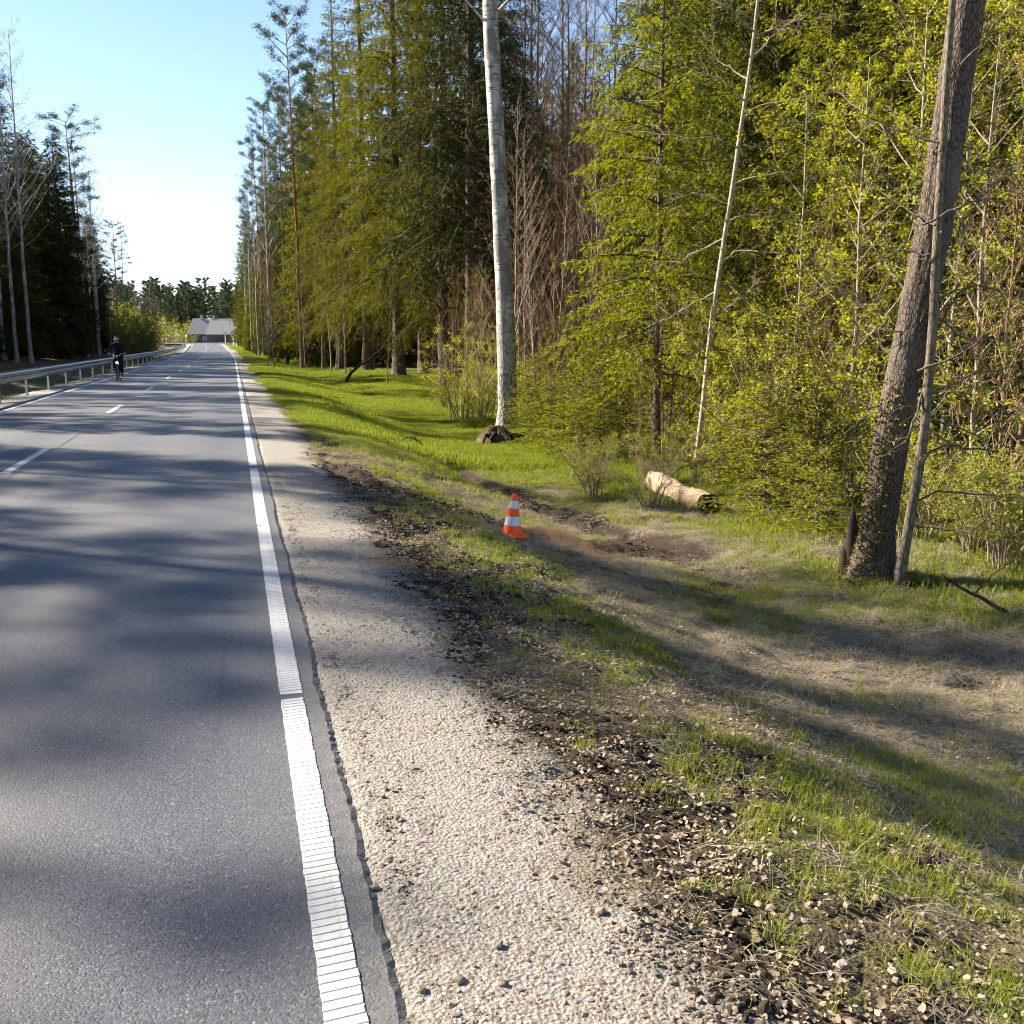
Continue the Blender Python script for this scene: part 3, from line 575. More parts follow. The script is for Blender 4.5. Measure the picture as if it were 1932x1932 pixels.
# brown thicket and sky gaps behind the pale birch
for i in range(95):
    T('bare_sapling', SAPL, rr.uniform(960, 1200), rr.uniform(33, 70), 'thin leafless brown sapling in the thicket behind the pale birch', 'leafless saplings of the brown thicket', rr.uniform(.8, 1.35), tilt=.06)
for u, r in [(985, 60), (1030, 66), (1080, 58), (1120, 70), (1165, 62), (1005, 78), (1060, 84), (940, 70), (1200, 74), (1015, 48), (1055, 52), (1100, 46), (1145, 50), (1180, 56), (1040, 62), (990, 54), (1065, 44), (1110, 58), (1150, 42), (1005, 42)]:
    T('alder_tree', ALDER, u, r, 'leafless alder with pale upper twigs above the brown thicket', 'leafless alders above the thicket', rr.uniform(.95, 1.15))
for i in range(44):
    T('bare_sapling', SAPL, rr.uniform(500, 960), rr.uniform(54, 110), 'thin leafless sapling among trunks beyond the grass bank', 'leafless saplings beyond the grass bank', rr.uniform(.7, 1.2), tilt=.05)
for i in range(10):
    T('bare_sapling', SAPL, rr.uniform(690, 960), rr.uniform(36, 48), 'thin grey sapling under the boughs of the drooping spruces', 'saplings under the drooping spruces', rr.uniform(.5, .9), tilt=.06)
# deep right-hand wood
for i in range(62):
    u = rr.uniform(455, 1960); T('spruce_tree', SPR_FAR, u, rr.uniform(80, 190) - 25 * (u > 1100), 'spruce far inside the wood seen only between nearer trunks', 'spruces far inside the wood', rr.uniform(.7, 1.05))
for i in range(60):
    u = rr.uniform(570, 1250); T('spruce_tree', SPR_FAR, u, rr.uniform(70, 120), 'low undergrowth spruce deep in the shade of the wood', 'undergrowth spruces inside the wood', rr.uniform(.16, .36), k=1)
for i in range(26):
    T('alder_tree', ALDER, rr.uniform(900, 1300), rr.uniform(75, 125), 'leafless alder far inside the wood', 'leafless alders far inside the wood', rr.uniform(.8, 1.1))
for u, r in [(1330, 33), (1410, 29), (1480, 34), (1545, 28), (1620, 33), (1690, 26), (1760, 31), (1830, 25), (1900, 29), (1950, 24), (1250, 44), (1380, 46), (1500, 48), (1600, 46), (1720, 44), (1850, 42), (1960, 38), (1300, 58), (1450, 60), (1580, 62), (1700, 58), (1820, 56), (1930, 52)]:
    T('spruce_tree', SPR_MID + SPR_BIG[:1] if r < 36 else SPR_BIG, u, r, 'spruce with hanging sprays deep in the wood behind the leafy bushes', 'spruces deep in the wood behind the bushes', rr.uniform(.85, 1.1))
T('spruce_tree', SPR_DARK, 1446, 25, 'thick dark spruce trunk right beside the orange-barked pine', None, .95)
T('spruce_tree', SPR_DARK, 1497, 27, 'slimmer dark spruce trunk beyond the orange-barked pine', None, .85)
for u, r, s in [(1480, 23.5, .9), (1600, 23, 1.), (1720, 22, 1.), (1820, 20.5, .95), (1915, 19, .9), (1360, 27, .95), (1300, 30, 1.)]:
    T('spruce_tree', SPR_MID, u, r, 'sunlit spruce with dense sprays just behind the leafy bushes', 'sunlit spruces just behind the bushes', s)
T('pine_tree', PINES, 1432, 26, 'orange-barked slim pine trunk in front of the dark spruces', None, .62, k=1)
for u, r in [(1210, 50), (1290, 48), (1360, 52), (1540, 40), (1640, 40), (1750, 38), (1870, 36)]:
    T('birch_tree', BIRCH, u, r, 'leafless white birch standing between spruces of the wood', 'birches between the spruces of the wood', rr.uniform(.85, 1.05))
T('spruce_tree', SPR_YOUNG, 1243, 20.6, 'slender young spruce with bright yellow-green sprays and bare lower stem', None, 1., k=0)
for u, r, s, lb in [(1395, 23.5, .8, 'young bright spruce between the slim sapling and the orange-barked pine'), (1545, 22, .85, 'young bright spruce rising behind the tallest leafy bushes'), (1660, 19.5, .8, 'young bright spruce close behind the leaning trunk'), (1880, 18, .85, 'young bright spruce beyond the bare twigs of the thin stem')]:
    T('spruce_tree', SPR_YOUNG, u, r, lb, None, s)
for u, r, s in [(1500, 17.5, .8), (1560, 19, 1.), (1620, 16.5, .75), (1700, 17, 1.), (1790, 16, .95), (1850, 14.5, .85), (1930, 14, 1.), (1420, 20, .8), (1900, 20, 1.1), (1760, 21, 1.1), (1650, 23, 1.05)]:
    T('leafy_tree', LEAFTREE, u, r, 'young broadleaf tree with fresh yellow-green leaves in the sunlit wood', 'young broadleaf trees of the sunlit wood', s)
for u, r, s, k in [(1440, 17.5, 1., 0), (1500, 16.2, .95, 0), (1560, 17, 1., 0), (1370, 19, .75, 1), (1600, 15.5, .8, 1), (1800, 14, .8, 1), (1870, 13, .75, 2), (1925, 12.4, .8, 2), (1740, 15.5, .8, 0), (1660, 18, 1., 0)]:
    T('leafy_bush', BUSH, u, r, 'bush dense with small yellow-green leaves between log and leaning tree', 'leafy bushes between log and leaning tree', s, 'bush', k=k)
for u, r, s, k in [(868, 32, .95, 0), (905, 31, .9, 1), (930, 34, 1., 0), (845, 36, .8, 1), (1000, 32, .8, 1), (1035, 31, .7, 2)]:
    T('leafy_bush', BUSH, u, r, 'bush of round yellow-green leaves beside the foot of the pale birch', 'leafy bushes at the foot of the birch', s, 'bush', k=k)
for u, r, s, k in [(1000, 25.5, .8, 1), (1040, 24, .9, 0), (1098, 22.5, 1., 0), (1135, 21.5, .9, 2), (1170, 21.8, .95, 0), (1010, 27.5, 1., 0), (1065, 26, 1.1, 2), (890, 30, .6, 1), (1130, 25, 1.1, 2), (1185, 24, 1., 0)]:
    T('spruce_sapling', SPR_SMALL, u, r, 'knee to chest high young spruce between the birch and the log', 'small spruces between birch and log', s, 'sapling', k=k)
for u, r, s, k, lb in [(1455, 15.2, 1., 0, 'chest-high bushy spruce standing apart in front of the leafy bushes'), (1480, 16.5, 1.1, 2, 'taller dark green spruce sapling behind the chest-high one'), (1400, 16.8, .8, 1, 'low spruce sapling just behind the hollow end of the log'), (1530, 14.2, .75, 1, 'low spruce sapling between the log and the leaning tree'), (1560, 13.6, .65, 1, 'lowest spruce sapling by the stub of the leaning tree')]:
    T('spruce_sapling', SPR_SMALL, u, r, lb, None, s, 'sapling', k=k)
for i in range(34):
    u = rr.uniform(1080, 1960); T('brushwood', BRUSH + BUSH[2:], u, rr.uniform(15.5, 23) - 4 * max(0, (u - 1500) / 430), 'low brushwood of twigs with few leaves along the edge of the wood', 'low brushwood along the wood edge', rr.uniform(.4, .75), 'bush')
for u, r, s in [(1255, 20.2, .62), (1262, 21, .8), (1050, 26, .7), (1205, 19, .3), (1010, 27, .5), (883, 31, .62), (900, 31, .6), (1610, 17.5, .9), (1545, 18, .8), (1300, 21, .6), (1335, 22, .7), (1900, 13.5, .7), (1860, 15, .8)]:
    T('bare_sapling', SAPL, u, r, 'thin upright leafless stem among bushes at the edge of the wood', 'thin stems at the wood edge', s, tilt=.05)

_st = rr.getstate()
for u, r in [(2010, 17), (2080, 21), (2150, 16), (2060, 27), (2200, 24), (2300, 19), (2400, 24)]:
    T('spruce_tree', SPR_MID, u, r, 'spruce where the wood goes on beyond the leaning tree', 'spruces where the wood goes on', rr.uniform(.85, 1.05))
for u, r in [(2000, 12.5), (2090, 13), (2180, 12), (2280, 13)]:
    T('leafy_bush', BUSH, u, r, 'leafy bush where the wood edge goes on beyond the leaning tree', 'bushes where the wood goes on', rr.uniform(.8, 1.), 'bush')
rr.setstate(_st)

# ------------------------------------------------------------------ left-hand forest (its near end lies outside the frame and shades the road)
def TL(name, protos, x, y, label, group, s=1., cat='tree', tilt=.015, k=None):
    x = x + float(cx(y)); pr = protos[rr.randrange(len(protos)) if k is None else k]
    return place(name, pr, (x, y, float(H(x, y)) - .05), label, cat, group, rz(), s * rr.uniform(.94, 1.06), (rr.uniform(-tilt, tilt), rr.uniform(-tilt, tilt)))
LG = dict(pine=('tall pine in the shaded forest behind the guardrail', 'pines behind the guardrail'),
          spruce=('dark spruce in the shaded forest behind the guardrail', 'spruces behind the guardrail'),
          birch=('tall leafless birch in the shaded forest behind the guardrail', 'birches behind the guardrail'))
for u, v in [(9, 679), (33, 683), (60, 685), (166, 672), (0, 676)]:
    g = G(u, v); TL('birch_tree', BIRCH, g[0] - float(cx(g[1])), g[1], 'white-trunked leafless birch at the dark forest edge beyond the guardrail', 'white birches at the dark forest edge', 1., k=0)
for y in np.arange(62, 150, 3.6):
    for x0 in ((-17.5, -20.5, -24.5, -29.5, -36) if y < 96 else (-15, -18, -21.5, -26, -33)):
        y_ = y + rr.uniform(-2, 2); x = x0 + rr.uniform(-1.6, 1.6)
        if rr.random() < .12: continue
        q = rr.random(); tp = 1 - .2 * max(0, (y_ - 110) / 40)
        if y_ > 112 and x0 > -25 and rr.random() < .45: TL('birch_tree', BIRCH, x, y_, *LG['birch'], s=.92 * tp)
        elif q < .42: k_ = rr.uniform(.80, .96) * tp; TL('pine_tree', PINES, x, y_, *LG['pine'], s=np.array([1.5, 1.5, 1]) * k_)
        elif q < .85: TL('spruce_tree', SPR_FAR, x, y_, *LG['spruce'], s=np.array([1.3, 1.3, 1]) * rr.uniform(.68, .95) * tp, k=1)
        else: TL('birch_tree', BIRCH, x, y_, *LG['birch'], s=rr.uniform(.85, 1.) * tp)
for i in range(64):
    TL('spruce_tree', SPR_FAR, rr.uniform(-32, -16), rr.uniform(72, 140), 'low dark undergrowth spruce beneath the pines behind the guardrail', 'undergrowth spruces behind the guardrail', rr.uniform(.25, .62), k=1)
_st = rr.getstate()
for i in range(16):
    TL('spruce_tree', SPR_FAR, rr.uniform(-19, -15), rr.uniform(92, 138), *LG['spruce'], s=np.array([1.2, 1.2, 1]) * rr.uniform(.42, .72), k=1)
rr.setstate(_st)
# the near part of the same forest: outside the frame, seen only by its shadows
rs = random.Random(55)
for y in np.arange(-8, 62, 4.4):
    for x0, sk in ((-16.5, .24), (-20.5, .2), (-24.5, .22), (-29, .3)):
        if rs.random() < sk: continue
        y_ = y + rs.uniform(-2.2, 2.2); x = x0 + rs.uniform(-2.4, 2.4); q = rs.random(); s_ = rs.uniform(.78, 1.0)
        if q < .58: TL('pine_tree', PINES, x, y_, *LG['pine'], s=s_)
        elif q < .70: TL('spruce_tree', SPR_FAR, x, y_, *LG['spruce'], s=s_ * .85, k=1)
        else: TL('birch_tree', BIRCH, x, y_, *LG['birch'], s=s_)
for x, y in [(-21, 15), (-24.5, 18.5), (-19, 21.5), (-22, 29), (-17.5, 12.5)]: TL('pine_tree', PINES, x, y, *LG['pine'], s=rs.uniform(.85, 1.))  # extra unseen pines, added to deepen the shade on the near road
# sunlit shrubs and thin birches past the end of the left forest
for i in range(34):
    y = rr.uniform(126, 205); TL('leafy_bush', FARBUSH, rr.uniform(-16, -9.5) - (y - 128) * .01, y, 'tall yellow-green shrub in the sunlit strip past the dark forest', 'sunlit shrubs past the dark forest', rr.uniform(.75, 1.3), 'bush')
for x, y, s in [(-13.5, 132, .62), (-12.5, 140, .75), (-14.5, 150, .6), (-12, 165, .5), (-11.5, 185, .45), (-13, 175, .5), (-17, 160, .6), (-18, 180, .6), (-10.5, 196, .42)]:
    TL('birch_tree', BIRCH, x, y, 'slim leafless birch above the sunlit shrubs', 'slim birches above the sunlit shrubs', s)
for i in range(10):
    TL('alder_tree', ALDER, rr.uniform(-34, -14), rr.uniform(190, 225), 'leafless brownish tree near the farmhouse garden', 'leafless trees near the farmhouse', rr.uniform(.4, .62))
for x, y, s in [(-8.5, 262, .6), (-5.5, 266, .55), (-14, 262, .7), (-11, 268, .5)]:
    TL('leafy_bush', FARBUSH, x, y, 'rounded pale green garden shrub in front of the farmhouse', 'garden shrubs by the farmhouse', s, 'bush')
for i in range(26):
    u = rr.uniform(215, 420); d = ray(u, 642); y = rr.uniform(235, 330) if u < 345 else rr.uniform(312, 330); x = d[0] / d[1] * y
    place('leafy_bush', FARBUSH[i % 2], (x, y, float(H(x, y)) - .1), 'dull green shrub in the hedge around the farmyard', 'bush', 'hedge shrubs around the farmyard', rz(), rr.uniform(.9, 1.5))
for i in range(88):
    u = rr.uniform(200, 480); d = ray(u, 642); y = rr.uniform(330, 420); x = d[0] / d[1] * y
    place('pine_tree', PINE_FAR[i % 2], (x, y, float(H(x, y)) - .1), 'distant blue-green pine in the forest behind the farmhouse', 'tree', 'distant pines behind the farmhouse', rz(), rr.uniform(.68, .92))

# ------------------------------------------------------------------ single trees that stand out
def smooth_path(pts, n):
    pts = np.array(pts, float); t = np.concatenate([[0], np.cumsum(np.linalg.norm(np.diff(pts, axis=0), axis=1))]); t /= t[-1]
    q = np.linspace(0, 1, n); out = np.stack([np.interp(q, t, pts[:, k]) for k in range(3)], -1)
    for _ in range(max(1, n // 8)): out[1:-1] = (out[:-2] + 2 * out[1:-1] + out[2:]) / 4
    return out

def bark_trunk(path, rad, k, amp, freq, seed, mat, name='trunk', zs=3.):
    mb = MB(); V = mb.tube(path, rad, k, 0, False); n = len(path)
    L = np.concatenate([[0], np.cumsum(np.linalg.norm(np.diff(path, axis=0), axis=1))])
    a = np.arange(k) / k * freq; ang = np.minimum(a, freq - a)
    nz = fbm(np.broadcast_to(ang[None], (n, k)) + 50, np.broadcast_to((L * zs)[:, None], (n, k)), 1., seed, 3) - .5
    lump = fbm(np.broadcast_to(ang[None] / freq * 4, (n, k)) + 9, np.broadcast_to((L * 1.2)[:, None], (n, k)), 1., seed + 5, 2) - .5
    V2 = V + (V - np.asarray(path)[:, None]) / np.asarray(rad)[:, None, None] * (amp * nz * 2 + amp * 1.6 * lump)[..., None]
    mb.V[0] = V2.reshape(-1, 3); return mb

def twig_set(mb, P, rad, rng, n2, ln, tw, mi=1, up=.2, leaf=None, nl=0, ls=.04, lmi=2, curl=.5):
    """side twigs along a branch path; returns nothing"""
    s = np.linspace(0, 1, len(P)); f = rng.uniform(.12, 1, n2); p = np.stack([np.interp(f, s, P[:, a]) for a in range(3)], -1); d0 = unit(P[-1] - P[0])
    d = unit(d0 * .7 + rng.normal(0, .6, (n2, 3)) + [0, 0, up]); l = ln * rng.uniform(.4, 1.1, n2); m = p + d * (l * .5)[:, None]; e = m + unit(d + rng.normal(0, .35, (n2, 3)) * curl + [0, 0, up * .6]) * (l * .5)[:, None]
    mb.ribbons(p, m, tw, tw * .75, mi, rng); mb.ribbons(m, e, tw * .75, tw * .35, mi, rng)
    i = np.repeat(np.arange(n2), 3); q = p[i] + (e[i] - p[i]) * rng.uniform(.3, 1, len(i))[:, None]; ee = q + unit(d[i] + rng.normal(0, .7, (len(i), 3))) * (l[i] * rng.uniform(.15, .4, len(i)))[:, None]
    mb.ribbons(q, ee, tw * .5, tw * .3, mi, rng)
    if leaf and nl:
        j = rng.integers(0, len(ee), nl); c = ee[j] + rng.normal(0, ls * .4, (nl, 3)); dd = rng.normal(size=(nl, 3)); dd[:, 2] += .4
        mb.diamonds(c, dd, ls * rng.uniform(.6, 1.3, nl), ls * .5, lmi, rng, .5)

rng = np.random.default_rng(99)
# pale birch at the verge
B = G(957, 812); B[2] -= .1
P = [onplane(u, v, B) for u, v in [(957, 812), (958, 700), (952, 560), (945, 400), (937, 250), (928, 90), (922, 0)]]
top = P[-1] + (P[-1] - P[-2]) * 4 + np.array([.8, 0, 3]); P = smooth_path([P[0] - [0, 0, .3]] + P + [top], 40)
t = np.linspace(0, 1, 40); pz = np.linalg.norm(B[:2]) / FPX; zz = P[:, 2] - B[2]
rad = np.interp(zz, [-.3, .1, .6, 2.5, 6, 11, 24], np.array([30, 24, 18.5, 17.2, 15.5, 13.5, 3]) * pz)
loc = P[0].copy(); P = P - loc
tm = bark_trunk(P, rad, 26, .018, 7, 3, 'bark_birch', zs=2.5)
cr = MB(); idxs = np.linspace(22, 39, 34)
for q in idxs:
    p = np.array([np.interp(q, np.arange(40), P[:, a]) for a in range(3)]); az = rng.uniform(0, 6.28); L = rng.uniform(1.5, 3.5) * (1.2 - (q - 22) / 25); s = np.linspace(0, 1, 6)
    b = p + np.stack([np.cos(az) * L * s, np.sin(az) * L * s, L * .9 * s], -1) + rng.normal(0, .08, (6, 3)) * s[:, None]; cr.tube(b, .03 * (1 - s) + .006, 4, 0, False); twig_set(cr, b, None, rng, 12, .9, .012)
o = place('birch_tree', [('trunk', tm.mesh('trunk', ['bark_birch'])), ('crown', cr.mesh('crown', ['bark_birch', 'twig_violet']))], loc, 'tall pale birch trunk standing alone on the grassy verge', 'tree')
# its mossy root mound with a dark hollow
mb = MB(); k = 22; prof = [(.0, .52), (.22, .50), (.42, .40), (.62, .22), (.8, .06), (.95, -.08)]
an = np.arange(k) / k * 2 * pi; V = []
for r_, z_ in prof:
    for a in an: 
        w = 1 + .35 * (vnoise(cos(a) * 1.7 + 5, sin(a) * 1.7 + 5, 4) - .5) + .25 * (vnoise(cos(a) * 4 + 5, sin(a) * 4 + r_ * 5, 6) - .5)
        V.append((r_ * w * cos(a), r_ * w * sin(a), z_ * (.8 + .5 * vnoise(cos(a) * 2 + 9, sin(a) * 2 + r_ * 3, 8))))
i = np.arange(len(prof) - 1)[:, None] * k; j = np.arange(k)[None]
mb.add(V, np.stack([i + j, i + (j + 1) % k, i + k + (j + 1) % k, i + k + j], -1).reshape(-1, 4), 0, True)
g = G(938, 838); M['root_mound'] = plain('root_mound', (.11, .085, .038), .95, .1, var=.6, scale=9)
rm = obj('root_mound', None, None, (g[0], g[1], g[2] - .12), 'mossy root mound with a dark hollow at the birch foot', 'root mound')
obj('earth_body', mb.mesh('earth_body', ['root_mound']), rm).scale = (1.0, .8, .95)
mb = MB()
for a in range(9):
    t0 = rng.uniform(-2.6, -.5); q = np.array([cos(t0) * .3, sin(t0) * .3, .36]); e = np.array([cos(t0) * .98 + .15, sin(t0) * .8, -.05]); s = np.linspace(0, 1, 6)[:, None]
    mb.tube(q + (e - q) * s + rng.normal(0, .03, (6, 3)) + np.array([0, 0, .18]) * np.sin(s * pi), np.linspace(.06, .02, 6), 6)
obj('roots', mb.mesh('roots', ['dead_wood']), rm)

# leaning tree on the right
B = G(1640, 1085); B[2] -= .05
P = [onplane(u, v, B) for u, v in [(1640, 1094), (1648, 1040), (1658, 975), (1682, 826), (1720, 632), (1738, 545), (1764, 437), (1792, 233), (1826, 0), (1846, -130)]]
ext = [P[-1] + (P[-1] - P[-2]) * 2.5 + [0, 0, .5], P[-1] + (P[-1] - P[-2]) * 9 + [-.6, 0, 5]]
P = smooth_path([P[0] - [.03, 0, .3]] + P + ext, 190); zz = P[:, 2] - B[2]; pz = np.linalg.norm(B[:2]) / FPX
rad = np.interp(zz, [-.3, 0, .18, .5, 1.2, 2.4, 3.6, 6, 16], np.array([70, 52, 40, 32, 30, 29, 29, 27, 7]) * pz)
loc = P[0].copy(); P = P - loc; tm = bark_trunk(P, rad, 84, .016, 26, 11, 'bark_lean', zs=5.5)
V = tm.V[0].reshape(190, 84, 3)   # buttress roots
an = np.arange(84) / 84 * 2 * pi; bt = np.maximum(0, np.cos(an * 3 + .6)) ** 2; fl = np.exp(-np.maximum(0, zz + .05) / .16)
V += (V - P[:, None]) * (bt[None] * fl[:, None] * .55)[..., None]
cr = MB()
for q in np.linspace(112, 186, 26):
    p = np.array([np.interp(q, np.arange(190), P[:, a]) for a in range(3)]); az = rng.uniform(0, 6.28); L = rng.uniform(1., 3.2); s = np.linspace(0, 1, 6)
    b = p + np.stack([np.cos(az) * L * s, np.sin(az) * L * s, L * .55 * s], -1) + rng.normal(0, .08, (6, 3)) * s[:, None]; cr.tube(b, .035 * (1 - s) + .006, 5, 0, False); twig_set(cr, b, None, rng, 10, .8, .01)
lt = place('leaning_tree', [('trunk', tm.mesh('trunk', ['bark_lean'])), ('crown', cr.mesh('crown', ['bark_lean', 'twig']))], loc, 'thick dark-barked tree leaning to one side at the ditch with mossy foot', 'tree')
mb = MB(); f = rng.integers(0, 46, 1300); a = rng.normal(3.5, .5, 1300)
ii = (a / (2 * pi) * 84).astype(int) % 84; p = V[f, ii] * 1.0; d = (V[f, ii] - P[f]) + rng.normal(0, .05, (1300, 3)); d[:, 2] += .03
lft = np.nonzero((V[f, ii] - P[f]) @ np.array([-cos(CYAW), sin(CYAW), 0]) > .1)[0]
f = rng.integers(0, 34, 12000); ii = rng.integers(0, 84, 12000); n_ = (V[f, ii] - P[f]); keep = (unit(n_) @ np.array([-.85, -.35, 0]) > .5)
pm_ = V[f, ii] + (V[f + 1, (ii + 1) % 84] - V[f, ii]) * rng.random((len(f), 1)) + (V[f + 1, ii] - V[f, ii]) * rng.random((len(f), 1)); keep &= rng.random(len(f)) < np.clip(1.15 - f / 30 - .5 * (vnoise(f / 3., ii / 5., 3)), 0, 1)
mb.diamonds(pm_[keep], unit(n_[keep]) + rng.normal(0, .8, (keep.sum(), 3)), .045, .022, 0, rng); obj('moss', mb.mesh('moss', ['moss']), lt)
sb = MB(); q0 = onplane(1742, 660, B) - loc; s = np.linspace(0, 1, 6)   # snag of a broken limb
sb.tube(np.array([q0 + (np.array([.02, -.16, .42])) * t for t in s]), np.array([.085, .075, .065, .055, .05, .03]) * .8, 9); obj('broken_limb', sb.mesh('broken_limb', ['bark_brown']), lt)
for u0, v0, hh in [(1607, 1078, .95), (1597, 1080, .6)]:
    q0 = onplane(u0, v0, B) - loc; sb = MB(); pp = np.array([q0 + np.array([rng.normal(0, .004) - .03 * t, rng.normal(0, .004), -.25 + hh * t]) for t in s]); sb.tube(pp, [.12, .10, .085, .07, .055, .012], 9); obj('dead_stub', sb.mesh('dead_stub', ['dead_wood']), lt)

# thin stem with bare twigs in front of the leaning tree
B = G(1692, 1106); pz = np.linalg.norm(B[:2]) / FPX
P = smooth_path([onplane(u, v, B) for u, v in [(1690, 1122), (1697, 1085), (1722, 950), (1744, 826), (1752, 710), (1762, 594), (1768, 437), (1781, 233), (1796, 10), (1806, -120), (1825, -420)]], 60)
zz = P[:, 2] - B[2]; rad = np.interp(zz, [-.2, 0, .5, 2.5, 4, 8], np.array([20, 13, 9.5, 8, 7, 4]) * pz); loc = P[0].copy()
tm = bark_trunk(P - loc, rad, 16, .004, 6, 17, 'bark_stem', zs=4.); cr = MB()
arms = [[(1752, 640), (1800, 560), (1870, 505), (1950, 470)], [(1743, 762), (1830, 715), (1950, 690)], [(1735, 865), (1800, 842), (1870, 850), (1950, 885)], [(1724, 950), (1790, 930), (1950, 945)], [(1770, 425), (1830, 385), (1950, 350)],
        [(1760, 600), (1850, 640), (1950, 640)], [(1733, 805), (1840, 800), (1950, 862)], [(1780, 270), (1700, 228), (1610, 205)], [(1772, 425), (1700, 372), (1630, 322)], [(1757, 640), (1680, 618), (1600, 640)], [(1742, 735), (1690, 830), (1640, 868)],
        [(1786, 150), (1850, 60), (1920, -20)], [(1772, 520), (1860, 420), (1940, 300)], [(1768, 480), (1690, 470), (1620, 500)], [(1748, 700), (1820, 660), (1900, 560), (1950, 540)], [(1722, 985), (1800, 1000), (1900, 960)], [(1764, 560), (1840, 540), (1950, 560)], [(1740, 800), (1700, 760), (1650, 770)]]
for a in arms:
    pts = [onplane(u, v, B) + [rng.normal(0, .06), rng.normal(0, .2) * (k > 0), 0] for k, (u, v) in enumerate(a)]; b = smooth_path(pts, 12) - loc; b[1:-1] += rng.normal(0, .012, (10, 3)); s = np.linspace(0, 1, 12)
    cr.tube(b, .011 * (1 - s) + .003, 5, 0, False); twig_set(cr, b, None, rng, 16, .42, .006, 1, .15, 'leaf', 22, .045, curl=1.)
place('thin_tree', [('trunk', tm.mesh('trunk', ['bark_stem'])), ('crown', cr.mesh('crown', ['bark_stem', 'twig', 'leaf_new']))], loc, 'thin grey stem with bare twigs crossing in front of the leaning tree', 'tree')

# pale slim sapling behind the log
B = G(1309, 915); pz = np.linalg.norm(B[:2]) / FPX
P = smooth_path([onplane(u, v, B) for u, v in [(1305, 930), (1311, 890), (1323, 800), (1333, 700), (1342, 610), (1362, 480), (1380, 370), (1398, 240), (1414, 140), (1428, 20), (1440, -100), (1460, -300)]], 50)
zz = P[:, 2] - B[2]; rad = np.interp(zz, [-.1, .2, 3, 6, 9], np.array([7.5, 5.2, 4.4, 3.8, 2]) * pz); loc = P[0].copy(); tm = bark_trunk(P - loc, rad, 12, .003, 5, 23, 'bark_grey'); cr = MB()
for a in [[(1383, 355), (1410, 335), (1480, 325), (1550, 330)], [(1400, 225), (1450, 190), (1540, 175), (1610, 165)], [(1420, 110), (1470, 60), (1540, 10)], [(1392, 280), (1340, 270), (1260, 260), (1190, 240)], [(1376, 385), (1320, 360), (1250, 385)], [(1366, 450), (1320, 480), (1260, 500)],
          [(1352, 550), (1300, 580), (1230, 620)], [(1345, 600), (1390, 560), (1440, 540)], [(1404, 190), (1350, 160), (1280, 130)], [(1412, 150), (1380, 90), (1330, 40)], [(1372, 420), (1420, 400), (1500, 410)], [(1424, 60), (1370, 20), (1300, -30)], [(1424, 70), (1500, 40), (1590, 30)], [(1335, 680), (1290, 640), (1250, 560)], [(1358, 500), (1400, 470), (1450, 480)]]:
    pts = [onplane(u, v, B) + [0, rng.normal(0, .3) * (k > 0), 0] for k, (u, v) in enumerate(a)]; b = smooth_path(pts, 12) - loc; b[1:-1] += rng.normal(0, .014, (10, 3)); s = np.linspace(0, 1, 12)
    cr.tube(b, .014 * (1 - s) + .004, 5, 0, False); twig_set(cr, b, None, rng, 18, .5, .009, 1, .2, 'leaf', 30, .04, curl=1.)
M['bark_pale'] = barkmat('bark_pale', (.20, .16, .12), (.42, .36, .28), (14, 14, 6), .3, .004)
place('slim_sapling', [('trunk', tm.mesh('trunk', ['bark_pale'])), ('crown', cr.mesh('crown', ['bark_grey', 'twig', 'leaf_soft']))], loc, 'pale slim leafless sapling rising beside the cut log', 'tree')

# ------------------------------------------------------------------ fallen wood
n = NT('log_wood'); g_ = n.noise(5, n.coord((1, 14, 14)), 5, .7); n.bump(g_, .6, .02); M['log_wood'] = n.fin(n.mix(n.ramp(g_, .3, .7), (.16, .11, .065), (.48, .385, .26)), .85, .15)
A = G(1228, 925); E_ = G(1338, 966); d = E_ - A; Lg = np.linalg.norm(d); n_ = 30; P = np.stack([np.linspace(0, Lg, n_), .03 * np.sin(np.linspace(0, 4, n_)), .02 * np.sin(np.linspace(0, 7, n_))], -1)
mb = bark_trunk(P, np.full(n_, .155) * (1 + .12 * np.sin(np.linspace(0, 9, n_))), 30, .04, 8, 41, 'log_wood', zs=4.); V = mb.V[0].reshape(n_, 30, 3)
lg = obj('fallen_log', None, None, (A[0], A[1], A[2] + .15), 'short pale peeled log lying in the grass at the wood edge', 'log'); lg.rotation_euler = (0, -math.asin(d[2] / Lg) + .02, math.atan2(d[1], d[0]))
obj('log_body', mb.mesh('log_body', ['log_wood']), lg)
mb = MB(); ring = V[-1]; c_ = ring.mean(0); inn = c_ + (ring - c_) * .62; deep = inn - [.3, 0, 0]; bk = deep.mean(0)
VV = np.concatenate([ring, inn, deep, [bk]]); q = np.arange(30); q2 = (q + 1) % 30
mb.add(VV, np.concatenate([np.stack([q, q2, 30 + q2, 30 + q], -1), np.stack([30 + q, 30 + q2, 60 + q2, 60 + q], -1)])); mb.F.append((np.stack([60 + q, 60 + q2, np.full(30, 90)], -1), 0, False))
M['rot'] = plain('rot', (.09, .055, .03), .95, .1, var=.5, scale=20); obj('hollow_end', mb.mesh('hollow_end', ['rot']), lg)
mb = MB(); r0 = V[0]; mb.add(np.concatenate([r0, [r0.mean(0)]]), np.stack([q2, q, np.full(30, 30)], -1)); obj('sawn_end', mb.mesh('sawn_end', ['log_wood']), lg)

